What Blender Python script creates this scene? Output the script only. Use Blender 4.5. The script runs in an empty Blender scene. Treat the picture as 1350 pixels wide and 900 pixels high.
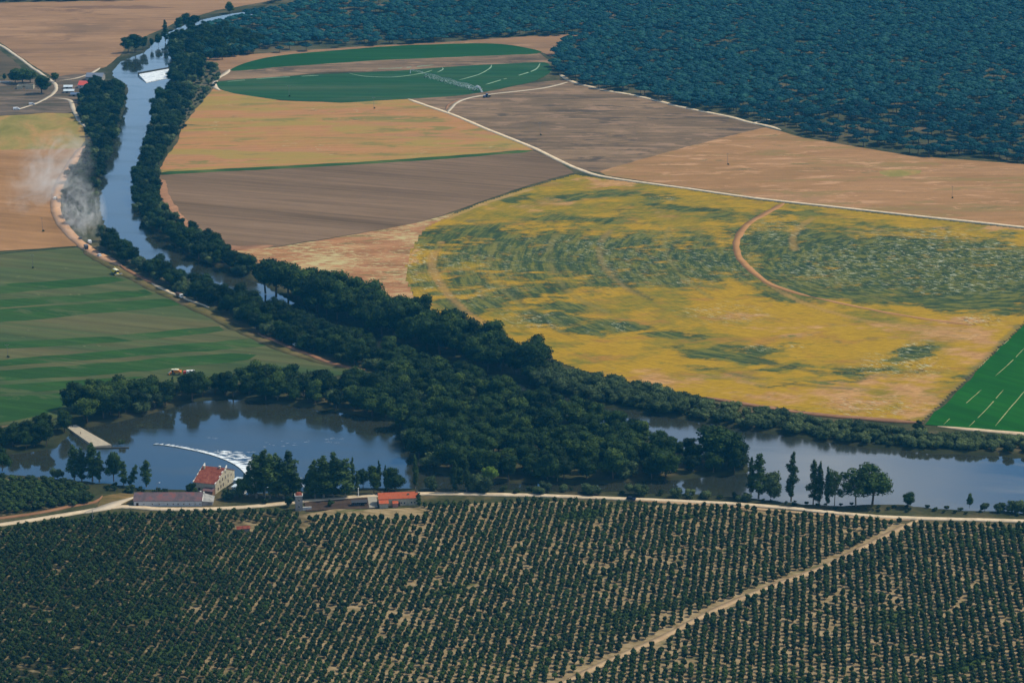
import bpy, bmesh, math, random
import numpy as np
from mathutils import Vector, Matrix
random.seed(7); RS = np.random.RandomState(11)
SC = bpy.context.scene; COL = SC.collection
R = math.radians
# ------------------------------------------------------------------ camera model (photo pixel -> ground)
FPX, YH, H = 3400.0, -500.0, 450.0
PITCH = math.atan((450 - YH) / FPX); SP, CP = math.sin(PITCH), math.cos(PITCH)
def P(px, py, z=0.0):
    xc = (px - 675) / FPX; yc = (450 - py) / FPX
    t = (H - z) / (SP - yc * CP)
    return Vector((xc * t, (CP + yc * SP) * t, z))
def PN(a, z=0.0):
    a = np.asarray(a, float); xc = (a[:, 0] - 675) / FPX; yc = (450 - a[:, 1]) / FPX
    t = (H - z) / (SP - yc * CP)
    return np.stack([xc * t, (CP + yc * SP) * t], 1)
def UNP(q):                                   # ground -> photo pixel
    d = q[:, 1] * CP + H * SP; u = q[:, 1] * SP - H * CP
    return np.stack([675 + FPX * q[:, 0] / d, 450 - FPX * u / d], 1)
# ------------------------------------------------------------------ numpy helpers
def vnoise(q, scale, seed=0):
    q = q / scale; i = np.floor(q).astype(np.int64); f = q - i; f = f * f * (3 - 2 * f)
    def h(a, b):
        n = (a * 374761393 + b * 668265263 + seed * 974711) & 0xffffffff
        n = ((n ^ (n >> 13)) * 1274126177) & 0xffffffff
        return ((n ^ (n >> 16)) & 0xffff) / 65535.0
    a = h(i[:, 0], i[:, 1]); b = h(i[:, 0] + 1, i[:, 1]); c = h(i[:, 0], i[:, 1] + 1); d = h(i[:, 0] + 1, i[:, 1] + 1)
    return (a * (1 - f[:, 0]) + b * f[:, 0]) * (1 - f[:, 1]) + (c * (1 - f[:, 0]) + d * f[:, 0]) * f[:, 1]
def fbm(q, scale, seed=0, octv=4):
    s = 0; w = 0; a = 1.0
    for k in range(octv):
        s = s + a * vnoise(q, scale / 2 ** k, seed + k * 17); w += a; a *= .55
    return s / w
def inpoly(q, poly):
    x, y = q[:, 0], q[:, 1]; ins = np.zeros(len(q), bool); n = len(poly)
    for i in range(n):
        x1, y1 = poly[i]; x2, y2 = poly[(i + 1) % n]
        if y1 == y2: continue
        c = ((y1 > y) != (y2 > y)) & (x < (x2 - x1) * (y - y1) / (y2 - y1) + x1)
        ins ^= c
    return ins
def segdist(q, pts, w=None, closed=False):
    best = np.full(len(q), 1e9); n = len(pts)
    for i in range(n if closed else n - 1):
        a = pts[i]; b = pts[(i + 1) % n]; d = b - a; L = (d ** 2).sum() + 1e-9
        t = np.clip(((q - a) @ d) / L, 0, 1)
        e = np.hypot(q[:, 0] - a[0] - t * d[0], q[:, 1] - a[1] - t * d[1])
        if w is not None: e = e - (w[i] + (w[(i + 1) % n] - w[i]) * t)
        best = np.minimum(best, e)
    return best
def sdf(q, poly):
    d = segdist(q, poly, closed=True); return np.where(inpoly(q, poly), -d, d)
def catmull(pts, closed=False, step=8.0):
    pts = [np.asarray(p, float) for p in pts]; n = len(pts); out = []
    for i in range(n if closed else n - 1):
        if closed: p0, p1, p2, p3 = pts[i - 1], pts[i], pts[(i + 1) % n], pts[(i + 2) % n]
        else: p0, p1, p2, p3 = pts[max(i - 1, 0)], pts[i], pts[i + 1], pts[min(i + 2, n - 1)]
        m = max(1, int(np.hypot(*(p2 - p1)[:2]) / step))
        for k in range(m):
            t = k / m
            out.append(.5 * ((2 * p1) + (p2 - p0) * t + (2 * p0 - 5 * p1 + 4 * p2 - p3) * t * t + (3 * p1 - p0 - 3 * p2 + p3) * t ** 3))
    if not closed: out.append(pts[-1])
    return np.array(out)
def linear(pts, step=8.0):
    out = []; n = len(pts)
    for i in range(n):
        a, b = pts[i], pts[(i + 1) % n]; m = max(1, int(np.hypot(*(b - a)) / step))
        out += [a + (b - a) * k / m for k in range(m)]
    return np.array(out)
# ------------------------------------------------------------------ materials
def lin(c):
    c = [x / 255.0 for x in c]
    return tuple((x / 12.92 if x <= .04045 else ((x + .055) / 1.055) ** 2.4) for x in c) + (1,)
class NT:
    def __init__(s, name):
        s.m = bpy.data.materials.new(name); s.m.use_nodes = True; s.t = s.m.node_tree; s.t.nodes.clear()
        s.out = s.n('ShaderNodeOutputMaterial')
    def n(s, typ, **k):
        o = s.t.nodes.new(typ)
        for a, b in k.items(): setattr(o, a, b)
        return o
    def l(s, a, b): s.t.links.new(a, b)
    def coord(s, ang=0, sc=(1, 1, 1)):
        tc = s.n('ShaderNodeTexCoord'); mp = s.n('ShaderNodeMapping')
        mp.inputs['Rotation'].default_value = (0, 0, ang); mp.inputs['Scale'].default_value = sc
        # rotate first, then stretch
        mp2 = s.n('ShaderNodeMapping'); mp.inputs['Scale'].default_value = (1, 1, 1); mp2.inputs['Scale'].default_value = sc
        s.l(tc.outputs['Object'], mp.inputs[0]); s.l(mp.outputs[0], mp2.inputs[0]); return mp2.outputs[0]
    def noise(s, vec, scale, detail=4, rough=.55, dist=0):
        o = s.n('ShaderNodeTexNoise'); o.inputs['Scale'].default_value = scale; o.inputs['Detail'].default_value = detail
        o.inputs['Roughness'].default_value = rough; o.inputs['Distortion'].default_value = dist
        s.l(vec, o.inputs['Vector']); return o.outputs['Fac']
    def ramp(s, fac, cols):
        o = s.n('ShaderNodeValToRGB'); e = o.color_ramp.elements
        while len(e) < len(cols): e.new(.5)
        for i, (p, c) in enumerate(cols): e[i].position = p; e[i].color = c
        s.l(fac, o.inputs[0]); return o.outputs[0]
    def mix(s, fac, a, b, mode='MIX'):
        o = s.n('ShaderNodeMix', data_type='RGBA', blend_type=mode)
        for v, k in ((fac, 0), (a, 6), (b, 7)):
            if hasattr(v, 'links'): s.l(v, o.inputs[k])
            else: o.inputs[k].default_value = v
        return o.outputs[2]
    def math(s, op, a, b=0.0, c=0.0):
        o = s.n('ShaderNodeMath', operation=op)
        for k, v in enumerate((a, b, c)):
            if hasattr(v, 'links'): s.l(v, o.inputs[k])
            else: o.inputs[k].default_value = v
        return o.outputs[0]
    def map(s, v, a, b, c=0.0, d=1.0):
        o = s.n('ShaderNodeMapRange')
        for k, x in ((1, a), (2, b), (3, c), (4, d)): o.inputs[k].default_value = x
        s.l(v, o.inputs[0]); return o.outputs[0]
    def attr(s, name):
        o = s.n('ShaderNodeAttribute', attribute_name=name); return o
    def fin(s, color, rough=.9, spec=.15, metal=0, bump=None):
        b = s.n('ShaderNodeBsdfPrincipled'); b.inputs['Specular IOR Level'].default_value = spec
        b.inputs['Metallic'].default_value = metal
        if hasattr(rough, 'links'): s.l(rough, b.inputs['Roughness'])
        else: b.inputs['Roughness'].default_value = rough
        if hasattr(color, 'links'): s.l(color, b.inputs['Base Color'])
        else: b.inputs['Base Color'].default_value = color
        if bump: 
            o = s.n('ShaderNodeBump'); o.inputs['Strength'].default_value = bump[1]; o.inputs['Distance'].default_value = bump[2]
            s.l(bump[0], o.inputs['Height']); s.l(o.outputs[0], b.inputs['Normal'])
        s.l(b.outputs[0], s.out.inputs[0]); return s.m
def grey(v): return (v, v, v, 1)
def field_mat(name, cols, size=120.0, stretch=3.0, ang=0.0, fine=.25, lines=0.0, line_w=6.0, fleck=None, k=1.0, patch=None):
    s = NT(name); n = len(cols)
    v = s.coord(ang, (1 / stretch, 1, 1))
    a = s.noise(v, 1 / size, 6, .62, .6)
    lo, hi = .33, .67
    c = s.ramp(a, [(lo + (hi - lo) * i / max(1, n - 1), tuple(x * k for x in lin(q)[:3]) + (1,)) for i, q in enumerate(cols)])
    v2 = s.coord(ang, (.35, 1, 1)); b = s.noise(v2, 1 / 7.0, 5, .7)
    c = s.mix(1, c, s.ramp(b, [(.25, grey(1 - fine)), (.75, grey(1 + fine))]), 'MULTIPLY')
    b3 = s.noise(s.coord(0), 1 / 1.6, 3, .7)
    c = s.mix(1, c, s.ramp(b3, [(.2, grey(1 - fine * .8)), (.8, grey(1 + fine * .8))]), 'MULTIPLY')
    if lines:
        w = s.n('ShaderNodeTexNoise', noise_dimensions='2D'); w.inputs['Detail'].default_value = 2; w.inputs['Scale'].default_value = 1 / line_w
        s.l(s.coord(ang, (.02, 1, 1)), w.inputs['Vector'])
        c = s.mix(1, c, s.ramp(w.outputs['Fac'], [(.35, grey(1 - lines)), (.65, grey(1 + lines))]), 'MULTIPLY')
    for pc, th, ps in (patch or ()):
        f = s.noise(s.coord(ang, (.3, 1, 1)), 1 / ps, 6, .7, .8); c = s.mix(s.math('MULTIPLY', s.map(f, th, th + .06), .8), c, lin(pc))
    if fleck:
        fc, th, fs = fleck
        f = s.noise(s.coord(ang, (.3, 1, 1)), 1 / fs, 4, .75); g = s.noise(s.coord(0), 1 / 60.0, 2)
        m = s.map(s.math('ADD', f, s.math('MULTIPLY', g, .35)), th, th + .06)
        c = s.mix(m, c, lin(fc))
    return s.fin(c, .95, .05)
def plain(name, col, rough=.7, spec=.3, var=.15, scale=1.5, metal=0):
    s = NT(name); a = s.noise(s.coord(), scale, 4)
    c = s.mix(1, lin(col), s.ramp(a, [(.3, grey(1 - var)), (.7, grey(1 + var))]), 'MULTIPLY')
    return s.fin(c, rough, spec, metal)
def foliage(name, c1, c2, c3=None):
    s = NT(name); t = s.attr('tint').outputs['Fac']; oi = s.n('ShaderNodeObjectInfo').outputs['Random']
    f = s.math('ADD', s.math('MULTIPLY', t, .55), s.math('MULTIPLY', oi, .45))
    c = s.ramp(f, [(.15, lin(c1)), (.6, lin(c2)), (1.0, lin(c3 or c2))])
    b = s.n('ShaderNodeBsdfPrincipled'); b.inputs['Roughness'].default_value = .75; b.inputs['Specular IOR Level'].default_value = .12
    s.l(c, b.inputs['Base Color'])
    tr = s.n('ShaderNodeBsdfTranslucent'); s.l(c, tr.inputs[0]); mx = s.n('ShaderNodeMixShader'); mx.inputs[0].default_value = .18
    s.l(b.outputs[0], mx.inputs[1]); s.l(tr.outputs[0], mx.inputs[2]); s.l(mx.outputs[0], s.out.inputs[0]); return s.m
# ------------------------------------------------------------------ object helpers
def tag(o, label=None, cat=None, group=None, kind=None):
    if label: o['label'] = label
    if cat: o['category'] = cat
    if group: o['group'] = group
    if kind: o['kind'] = kind
    return o
def link(name, me, parent=None):
    o = bpy.data.objects.new(name, me); COL.objects.link(o)
    if parent: o.parent = parent
    return o
def empty(name, loc=(0, 0, 0), rz=0.0, label=None, cat=None, group=None):
    o = bpy.data.objects.new(name, None); COL.objects.link(o); o.location = loc; o.rotation_euler = (0, 0, rz); o.empty_display_size = 1
    return tag(o, label, cat, group)
def npmesh(name, V, T, mat, tint=None, smooth=False):
    V = np.ascontiguousarray(V, np.float32); T = np.ascontiguousarray(T, np.int32); k = T.shape[1]
    me = bpy.data.meshes.new(name); me.vertices.add(len(V)); me.vertices.foreach_set('co', V.ravel())
    me.loops.add(T.size); me.loops.foreach_set('vertex_index', T.ravel())
    me.polygons.add(len(T)); me.polygons.foreach_set('loop_start', np.arange(0, T.size, k, dtype=np.int32))
    if smooth: me.polygons.foreach_set('use_smooth', np.ones(len(T), bool))
    me.update(calc_edges=True)
    if tint is not None:
        a = me.attributes.new('tint', 'FLOAT', 'POINT'); a.data.foreach_set('value', np.ascontiguousarray(tint, np.float32))
    me.materials.append(mat); return me
class MB:
    def __init__(s): s.v = []; s.f = []; s.mi = []; s.mats = []
    def _m(s, m):
        if m not in s.mats: s.mats.append(m)
        return s.mats.index(m)
    def face(s, pts, m):
        b = len(s.v); s.v += [tuple(p) for p in pts]; s.f.append(list(range(b, b + len(pts)))); s.mi.append(s._m(m)); return s
    def solid(s, pts, faces, m):
        b = len(s.v); s.v += [tuple(p) for p in pts]
        for f in faces: s.f.append([b + i for i in f]); s.mi.append(s._m(m))
        return s
    def box(s, x0, x1, y0, y1, z0, z1, m, tx=0.0):
        p = [(x0, y0, z0), (x1, y0, z0), (x1, y1, z0), (x0, y1, z0), (x0 + tx, y0 + tx, z1), (x1 - tx, y0 + tx, z1), (x1 - tx, y1 - tx, z1), (x0 + tx, y1 - tx, z1)]
        return s.solid(p, [(3, 2, 1, 0), (4, 5, 6, 7), (0, 1, 5, 4), (1, 2, 6, 5), (2, 3, 7, 6), (3, 0, 4, 7)], m)
    def prism(s, prof, a, b, axis, m):          # prof: 2-D outline, extruded along x or y
        n = len(prof); f = (lambda u, w, t: (t, u, w)) if axis == 'x' else (lambda u, w, t: (u, t, w))
        p = [f(u, w, a) for u, w in prof] + [f(u, w, b) for u, w in prof]
        return s.solid(p, [tuple(range(n))[::-1], tuple(range(n, 2 * n))] + [(i, (i + 1) % n, n + (i + 1) % n, n + i) for i in range(n)], m)
    def tube(s, p0, p1, r0, r1, m, n=6):
        p0, p1 = Vector(p0), Vector(p1); d = (p1 - p0).normalized(); u = d.orthogonal().normalized(); w = d.cross(u)
        pts = [p + (u * math.cos(2 * math.pi * k / n) + w * math.sin(2 * math.pi * k / n)) * r for p, r in ((p0, r0), (p1, r1)) for k in range(n)]
        return s.solid(pts, [tuple(range(n))[::-1], tuple(range(n, 2 * n))] + [(k, (k + 1) % n, n + (k + 1) % n, n + k) for k in range(n)], m)
    def build(s, name, parent=None, smooth=False, bevel=0):
        me = bpy.data.meshes.new(name); me.from_pydata(s.v, [], s.f)
        for m in s.mats: me.materials.append(m)
        me.polygons.foreach_set('material_index', s.mi)
        if smooth: me.polygons.foreach_set('use_smooth', [True] * len(s.f))
        bm = bmesh.new(); bm.from_mesh(me); bmesh.ops.recalc_face_normals(bm, faces=bm.faces)
        if bevel: bmesh.ops.bevel(bm, geom=bm.edges, offset=bevel, segments=1, affect='EDGES')
        bm.to_mesh(me); bm.free()
        return link(name, me, parent)
ZL = [0.10]
def sheet(name, px, mat, z=None, smooth=True, jit=1.0, label=None, under=1.5):
    g = PN(px); g = catmull(list(g), True, 9) if smooth else linear(g, 9)
    if jit: g = g + (np.stack([fbm(g, 14, 3), fbm(g, 14, 9)], 1) - .5) * 2 * jit * 2
    if z is None: ZL[0] += .006; z = ZL[0]
    n = len(g); v = [(x, y, z) for x, y in g] + [(x, y, -under) for x, y in g]
    me = bpy.data.meshes.new(name); me.from_pydata(v, [], [list(range(n))] + [[i, n + i, n + (i + 1) % n, (i + 1) % n] for i in range(n)])
    me.materials.append(mat); bm = bmesh.new(); bm.from_mesh(me); bmesh.ops.recalc_face_normals(bm, faces=bm.faces)
    bm.faces.ensure_lookup_table()
    bm.to_mesh(me); bm.free(); o = link(name, me); tag(o, label, None, None, 'structure'); return o
def ribbon(name, px, w, mat, z=None, jit=.5, step=5, label=None, under=.6, gaps=0):
    g = catmull(list(PN(px)), False, step); n = len(g)
    if z is None: ZL[0] += .006; z = ZL[0]
    d = np.gradient(g, axis=0); d /= np.hypot(d[:, 0], d[:, 1])[:, None]; nn = np.stack([-d[:, 1], d[:, 0]], 1)
    wl = w / 2 + (fbm(g, 12, 5) - .5) * 2 * jit; wr = w / 2 + (fbm(g, 12, 8) - .5) * 2 * jit
    k = np.minimum(1, np.minimum(np.arange(n), np.arange(n)[::-1]) / 3 + .15); wl *= k; wr *= k
    L = g + nn * wl[:, None]; Rr = g - nn * wr[:, None]; Z = np.full((n, 1), z)
    V = np.vstack([np.hstack([L, Z]), np.hstack([Rr, Z]), np.hstack([L, Z - under]), np.hstack([Rr, Z - under])])
    i = np.arange(n - 1)
    if gaps:
        keep = fbm(g, 22, 21)[:-1] > gaps; i = i[keep]
    F = np.vstack([np.stack([i, i + n, i + n + 1, i + 1], 1), np.stack([i + 2 * n, i, i + 1, i + 1 + 2 * n], 1), np.stack([i + n, i + 3 * n, i + 1 + 3 * n, i + n + 1], 1)])
    o = link(name, npmesh(name, V, F, mat)); tag(o, label, None, None, 'structure'); return o
# ================================================================== WORLD, SUN, CAMERA
AZ, EL = R(80), R(53)
w = bpy.data.worlds.new('World'); SC.world = w; w.use_nodes = True; nt = w.node_tree; nt.nodes.clear()
sky = nt.nodes.new('ShaderNodeTexSky'); sky.sky_type = 'NISHITA'; sky.sun_disc = False
sky.sun_elevation = EL; sky.sun_rotation = AZ; sky.altitude = 800; sky.air_density = 1.0; sky.dust_density = 1.0; sky.ozone_density = 1.5
bg = nt.nodes.new('ShaderNodeBackground'); bg.inputs[1].default_value = .145
wo = nt.nodes.new('ShaderNodeOutputWorld')
# broken cumulus low in the sky (seen only mirrored in the river)
tc = nt.nodes.new('ShaderNodeTexCoord'); mp = nt.nodes.new('ShaderNodeMapping'); mp.inputs['Scale'].default_value = (3.2, 3.2, 9)
nz = nt.nodes.new('ShaderNodeTexNoise'); nz.inputs['Scale'].default_value = 1.6; nz.inputs['Detail'].default_value = 6
nt.links.new(tc.outputs['Generated'], mp.inputs[0]); nt.links.new(mp.outputs[0], nz.inputs['Vector'])
rp = nt.nodes.new('ShaderNodeValToRGB'); rp.color_ramp.elements[0].position = .42; rp.color_ramp.elements[1].position = .62
mxw = nt.nodes.new('ShaderNodeMix'); mxw.data_type = 'RGBA'; mxw.inputs[7].default_value = (7.5, 7.8, 8.2, 1)
ml = nt.nodes.new('ShaderNodeMath'); ml.operation = 'MULTIPLY'; ml.inputs[1].default_value = .8
nt.links.new(nz.outputs['Fac'], rp.inputs[0]); nt.links.new(rp.outputs[0], ml.inputs[0]); 
tn = nt.nodes.new('ShaderNodeMix'); tn.data_type = 'RGBA'; tn.blend_type = 'MULTIPLY'; tn.inputs[0].default_value = 1; pass
tg = nt.nodes.new('ShaderNodeSeparateXYZ'); nt.links.new(tc.outputs['Generated'], tg.inputs[0])
tr_ = nt.nodes.new('ShaderNodeValToRGB'); e_ = tr_.color_ramp.elements; e_[0].position = .17; e_[0].color = (1, 1, 1, 1); e_[1].position = .36; e_[1].position = .34; e_[1].color = (.34, .64, .82, 1); e3 = e_.new(.5); e3.color = (.80, .76, .66, 1)
nt.links.new(tg.outputs[2], tr_.inputs[0])
tb = nt.nodes.new('ShaderNodeVectorMath'); tb.operation = 'SCALE'; tb.inputs[3].default_value = 1.35; nt.links.new(tr_.outputs[0], tb.inputs[0]); nt.links.new(tb.outputs[0], tn.inputs[7])
sx_ = nt.nodes.new('ShaderNodeSeparateXYZ'); nt.links.new(tc.outputs['Generated'], sx_.inputs[0])
mr = nt.nodes.new('ShaderNodeMapRange'); mr.inputs[1].default_value = .02; mr.inputs[2].default_value = .12; nt.links.new(sx_.outputs[0], mr.inputs[0])
m2 = nt.nodes.new('ShaderNodeMath'); m2.operation = 'MULTIPLY'; nt.links.new(ml.outputs[0], m2.inputs[0]); nt.links.new(mr.outputs[0], m2.inputs[1]); nt.links.new(m2.outputs[0], mxw.inputs[0])
nt.links.new(sky.outputs[0], tn.inputs[6]); nt.links.new(tn.outputs[2], mxw.inputs[6]); nt.links.new(mxw.outputs[2], bg.inputs[0]); nt.links.new(bg.outputs[0], wo.inputs[0])
sd = bpy.data.lights.new('sun', 'SUN'); sd.energy = 3.7; sd.angle = R(.53); sd.color = (1, .93, .74)
so = bpy.data.objects.new('sun', sd); COL.objects.link(so); so.location = (0, 0, 900)
sv = Vector((math.sin(AZ) * math.cos(EL), math.cos(AZ) * math.cos(EL), math.sin(EL))); so.rotation_euler = sv.to_track_quat('Z', 'Y').to_euler()
cd = bpy.data.cameras.new('camera'); cam = bpy.data.objects.new('camera', cd); COL.objects.link(cam)
cam.location = (0, 0, H); cam.rotation_euler = (math.pi / 2 - PITCH, 0, 0); cd.sensor_width = 36; cd.lens = 36 * FPX / 1350
cd.clip_start = 1; cd.clip_end = 30000; SC.camera = cam
SC.view_settings.view_transform = 'Standard'; SC.view_settings.look = 'None'; SC.view_settings.exposure = 0; SC.view_settings.gamma = 1
SC.cycles.volume_step_rate = 4; SC.cycles.volume_max_steps = 128; SC.cycles.max_bounces = 6; SC.cycles.volume_bounces = 1
SC.cycles.diffuse_bounces = 3; SC.cycles.glossy_bounces = 2; SC.cycles.transparent_max_bounces = 16
# ================================================================== RIVER SHAPES
RIV = [(560, -30, 16), (420, -5, 16), (355, 12, 16), (300, 21, 13), (262, 30, 11), (232, 44, 10), (216, 57, 11), (207, 68, 14), (193, 81, 27), (189, 97, 30), (194, 113, 19), (186, 140, 15),
       (176, 165, 14), (168, 190, 13), (160, 215, 13), (154, 245, 14), (154, 272, 14), (168, 298, 14), (196, 322, 15), (230, 342, 15), (275, 361, 15), (325, 380, 15),
       (365, 402, 14), (430, 428, 13), (520, 460, 13), (600, 490, 13), (680, 514, 13), (760, 537, 13)]
rivp = PN([(a, b) for a, b, c in RIV]); rivw = np.array([c for a, b, c in RIV], float)
rr = catmull([np.array([x, y, c]) for (x, y), c in zip(rivp, rivw)], False, 20); rivp = rr[:, :2]; rivw = rr[:, 2]
WLOW = PN([(700, 520), (760, 528), (870, 546), (1000, 567), (1100, 582), (1200, 593), (1350, 601), (1520, 608), (1520, 685), (1350, 674), (1250, 669), (1200, 664), (1150, 663), (1100, 664), (1010, 656), (960, 652),
           (830, 647), (700, 645), (560, 642), (480, 641), (400, 645), (340, 648), (322, 652), (308, 646), (296, 640), (262, 645), (200, 642), (130, 634), (60, 627), (0, 622), (-160, 612),
           (-160, 592), (0, 597), (40, 594), (75, 588), (90, 575), (92, 560), (120, 560), (185, 547), (235, 533), (300, 524), (440, 540), (520, 553), (600, 540)])
ISL = PN([(470, 500), (600, 500), (700, 523), (760, 547), (860, 578), (930, 598), (985, 606), (990, 620), (900, 629), (780, 635), (660, 633), (580, 622), (545, 602), (528, 572), (500, 548)])
def waterd(q):
    a = sdf(q, catmull(list(WLOW), True, 15)); b = -sdf(q, catmull(list(ISL), True, 15)); d = np.maximum(a, b)
    return np.minimum(d, segdist(q, rivp, rivw))
# ground: one sheet, fine where the photo looks, coarse out to the horizon
xs = np.concatenate([[-4200, -2500, -1400, -900], np.arange(-700, 701, 3.5), [900, 1400, 2500, 4200]])
ys = np.concatenate([[-500, 300, 800], np.arange(1000, 3300, 3.5), [3500, 4500, 6000, 9000]])
gx, gy = np.meshgrid(xs, ys); q = np.stack([gx.ravel(), gy.ravel()], 1)
near = (np.abs(q[:, 0]) < 720) & (q[:, 1] > 900) & (q[:, 1] < 3400)
WD = np.full(len(q), 200.0)
wdn = waterd(q[near]); wdn = wdn + (fbm(q[near], 18, 4) - .5) * 5; WD[near] = wdn
t = np.clip((-WD + 2) / 5, 0, 1); z = -3.2 * t * t * (3 - 2 * t)
bank = np.clip(1 - WD / 14, 0, 1)
z += np.where((WD > 3) & near, (fbm(q, 25, 31) - .5) * .10 - .03, 0)
nx, ny = len(xs), len(ys); i = (np.arange(ny - 1)[:, None] * nx + np.arange(nx - 1)[None]).ravel()
s = NT('dry_grass_ground'); c = s.ramp(s.noise(s.coord(), 1 / 40.0, 6, .65), [(.35, lin((48, 54, 30))), (.5, lin((70, 70, 44))), (.65, lin((104, 90, 64)))])
c = s.mix(1, c, s.ramp(s.noise(s.coord(), 1 / 3.0, 5, .7), [(.3, grey(.7)), (.7, grey(1.3))]), 'MULTIPLY')
c = s.mix(s.math('MULTIPLY', s.attr('tint').outputs['Fac'], .85), c, s.ramp(s.noise(s.coord(), 1 / 9.0, 4), [(.3, lin((28, 36, 20))), (.7, lin((50, 52, 32)))]))
M_ground = s.fin(c, .95, .05)
o = link('ground', npmesh('ground', np.column_stack([q, z]), np.stack([i, i + 1, i + nx + 1, i + nx], 1), M_ground, bank, True)); tag(o, kind='structure')
# water
s = NT('river_water'); rg = s.map(s.noise(s.coord(R(10), (.3, 1, 1)), 1 / 45.0, 5, .6, .8), .42, .62, .02, .20)
c = s.ramp(s.noise(s.coord(), 1 / 90.0, 3), [(.3, lin((38, 44, 38))), (.7, lin((54, 54, 40)))])
M_water = s.fin(c, rg, .5, 0, (s.noise(s.coord(R(20), (.5, 1, 1)), 1 / 3.0, 3), .10, .05))
M_water.node_tree.nodes['Principled BSDF'].inputs['IOR'].default_value = 2.4
mb = MB(); mb.face([(-800, 1050, -1), (800, 1050, -1), (800, 3600, -1), (-800, 3600, -1)], M_water); tag(mb.build('river'), kind='structure')
# ================================================================== FIELDS
def S(*a, **k): return sheet(*a, **k)
ANG0 = math.atan2(*(P(200, 390) - P(0, 408)).yx)          # direction of the strips in the left field
m_tan = field_mat('stubble_tan', [(118, 92, 66), (142, 108, 76), (156, 120, 86)], 110, 4, R(-3), .12, .06, patch=(((112, 84, 62), .56, 40), ((160, 124, 90), .55, 22)))
m_tan2 = field_mat('stubble_orange', [(150, 104, 58), (178, 124, 70), (186, 136, 84)], 90, 3, R(-4), .10, .05)
m_brown = field_mat('ploughed_brown', [(98, 78, 56), (114, 91, 68), (126, 101, 77)], 70, 6, ANG0, .10, .12, 5)
m_brown2 = field_mat('ploughed_brown_grey', [(94, 78, 58), (116, 94, 70), (138, 112, 84)], 40, 4, R(2), .22, .10, 7, patch=(((150, 120, 94), .53, 16), ((74, 64, 52), .55, 20)))
m_dark = field_mat('fallow_dark', [(74, 66, 48), (92, 78, 58), (100, 84, 64)], 60, 3, 0, .15)
S('field', [(-75, 7), (0, 4), (180, 0), (250, -14), (420, -16), (348, 3), (285, 14), (240, 27), (205, 42), (168, 60), (158, 74), (140, 88), (118, 96), (78, 106), (52, 92), (0, 56), (-70, 12)], m_tan, smooth=False)
S('field', [(-70, 24), (0, 66), (34, 94), (8, 99), (-200, 108)], m_dark, smooth=False)
m_yg = field_mat('yellow_green_crop', [(118, 112, 52), (140, 124, 66), (168, 128, 76)], 30, 2, R(80), .12)
S('field', [(-100, 150), (20, 152), (60, 149), (96, 150), (112, 168), (112, 186), (106, 196), (-100, 200)], m_yg, smooth=False)
m_or = field_mat('left_stubble', [(138, 102, 64), (154, 114, 74), (162, 122, 84)], 80, 4, ANG0, .12, .08)
S('field', [(-150, 200), (106, 196), (92, 222), (76, 250), (74, 280), (88, 304), (102, 324), (-150, 342)], m_or, smooth=False)
m_lg = field_mat('left_grass_crop', [(58, 76, 42), (78, 86, 50), (100, 92, 60)], 55, 9, ANG0, .10, .14, 9, fleck=((132, 126, 88), .84, 4))
S('field', [(-150, 343), (102, 326), (150, 352), (200, 378), (270, 412), (340, 446), (400, 470), (480, 488), (420, 500), (300, 505), (200, 522), (120, 535), (60, 555), (-150, 575)], m_lg, smooth=False)
m_ls = field_mat('strip_green', [(40, 70, 26), (46, 76, 28), (60, 82, 38)], 40, 8, ANG0, .16, .12, 6, patch=(((78, 88, 52), .55, 20),))
for pts in ([(-40, 380), (60, 371), (150, 365), (168, 370), (80, 380), (-40, 390)], [(-40, 399), (100, 389), (190, 382), (204, 388), (90, 399), (-40, 408)],
            [(-40, 412), (110, 401), (216, 394), (236, 402), (100, 416), (-40, 427)], [(-40, 454), (140, 443), (290, 431), (298, 436), (150, 451), (-40, 462)],
            [(-40, 478), (150, 462), (330, 447), (352, 456), (200, 468), (-40, 486)], [(-40, 492), (120, 480), (300, 466), (330, 474), (130, 494), (-40, 503)],
            [(-40, 512), (120, 500), (190, 496), (120, 510), (-40, 522)], [(-40, 530), (60, 520), (110, 516), (60, 545), (-40, 560)]):
    S('crop_strip', pts, m_ls, jit=1.6)
m_edge = field_mat('field_margin', [(66, 68, 38), (100, 90, 52), (118, 100, 72)], 25, 6, R(-35), .15)
ribbon('field_margin', [(112, 330), (155, 356), (210, 384), (270, 412), (335, 444), (400, 470), (470, 487)], 9, m_edge, jit=2)
ribbon('field_margin', [(-40, 338), (40, 331), (102, 325)], 3, plain('margin_dark_green', (46, 58, 34), .95, .05, .3, .2), jit=.8)
# green pivot beyond
m_g1 = field_mat('pivot_green', [(24, 64, 24), (28, 70, 26), (38, 78, 34)], 50, 6, R(2), .06, .10, 9)
m_g2 = field_mat('pivot_green_worn', [(30, 70, 36), (42, 76, 42), (62, 82, 52)], 45, 5, R(2), .10, .12, 7)
S('field', [(268, 76), (330, 72), (470, 62), (600, 55), (700, 48), (790, 44), (742, 62), (730, 76), (716, 70), (640, 58), (500, 62), (360, 78), (300, 96), (280, 90)], m_tan, smooth=False)
S('field', [(288, 94), (330, 88), (470, 78), (706, 66), (724, 80), (726, 96), (700, 90), (560, 93), (420, 96), (290, 112), (282, 104)], m_brown2, smooth=False)
S('field', [(306, 94), (320, 85), (360, 75), (440, 67), (540, 60), (650, 58), (706, 66), (708, 71), (640, 74), (500, 80), (380, 88)], m_g1)
S('field', [(284, 109), (330, 104), (430, 98), (520, 94), (600, 88), (700, 83), (722, 84), (726, 95), (704, 107), (660, 117), (600, 127), (530, 133), (450, 135), (370, 132), (310, 124), (288, 116)], m_g2)
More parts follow.
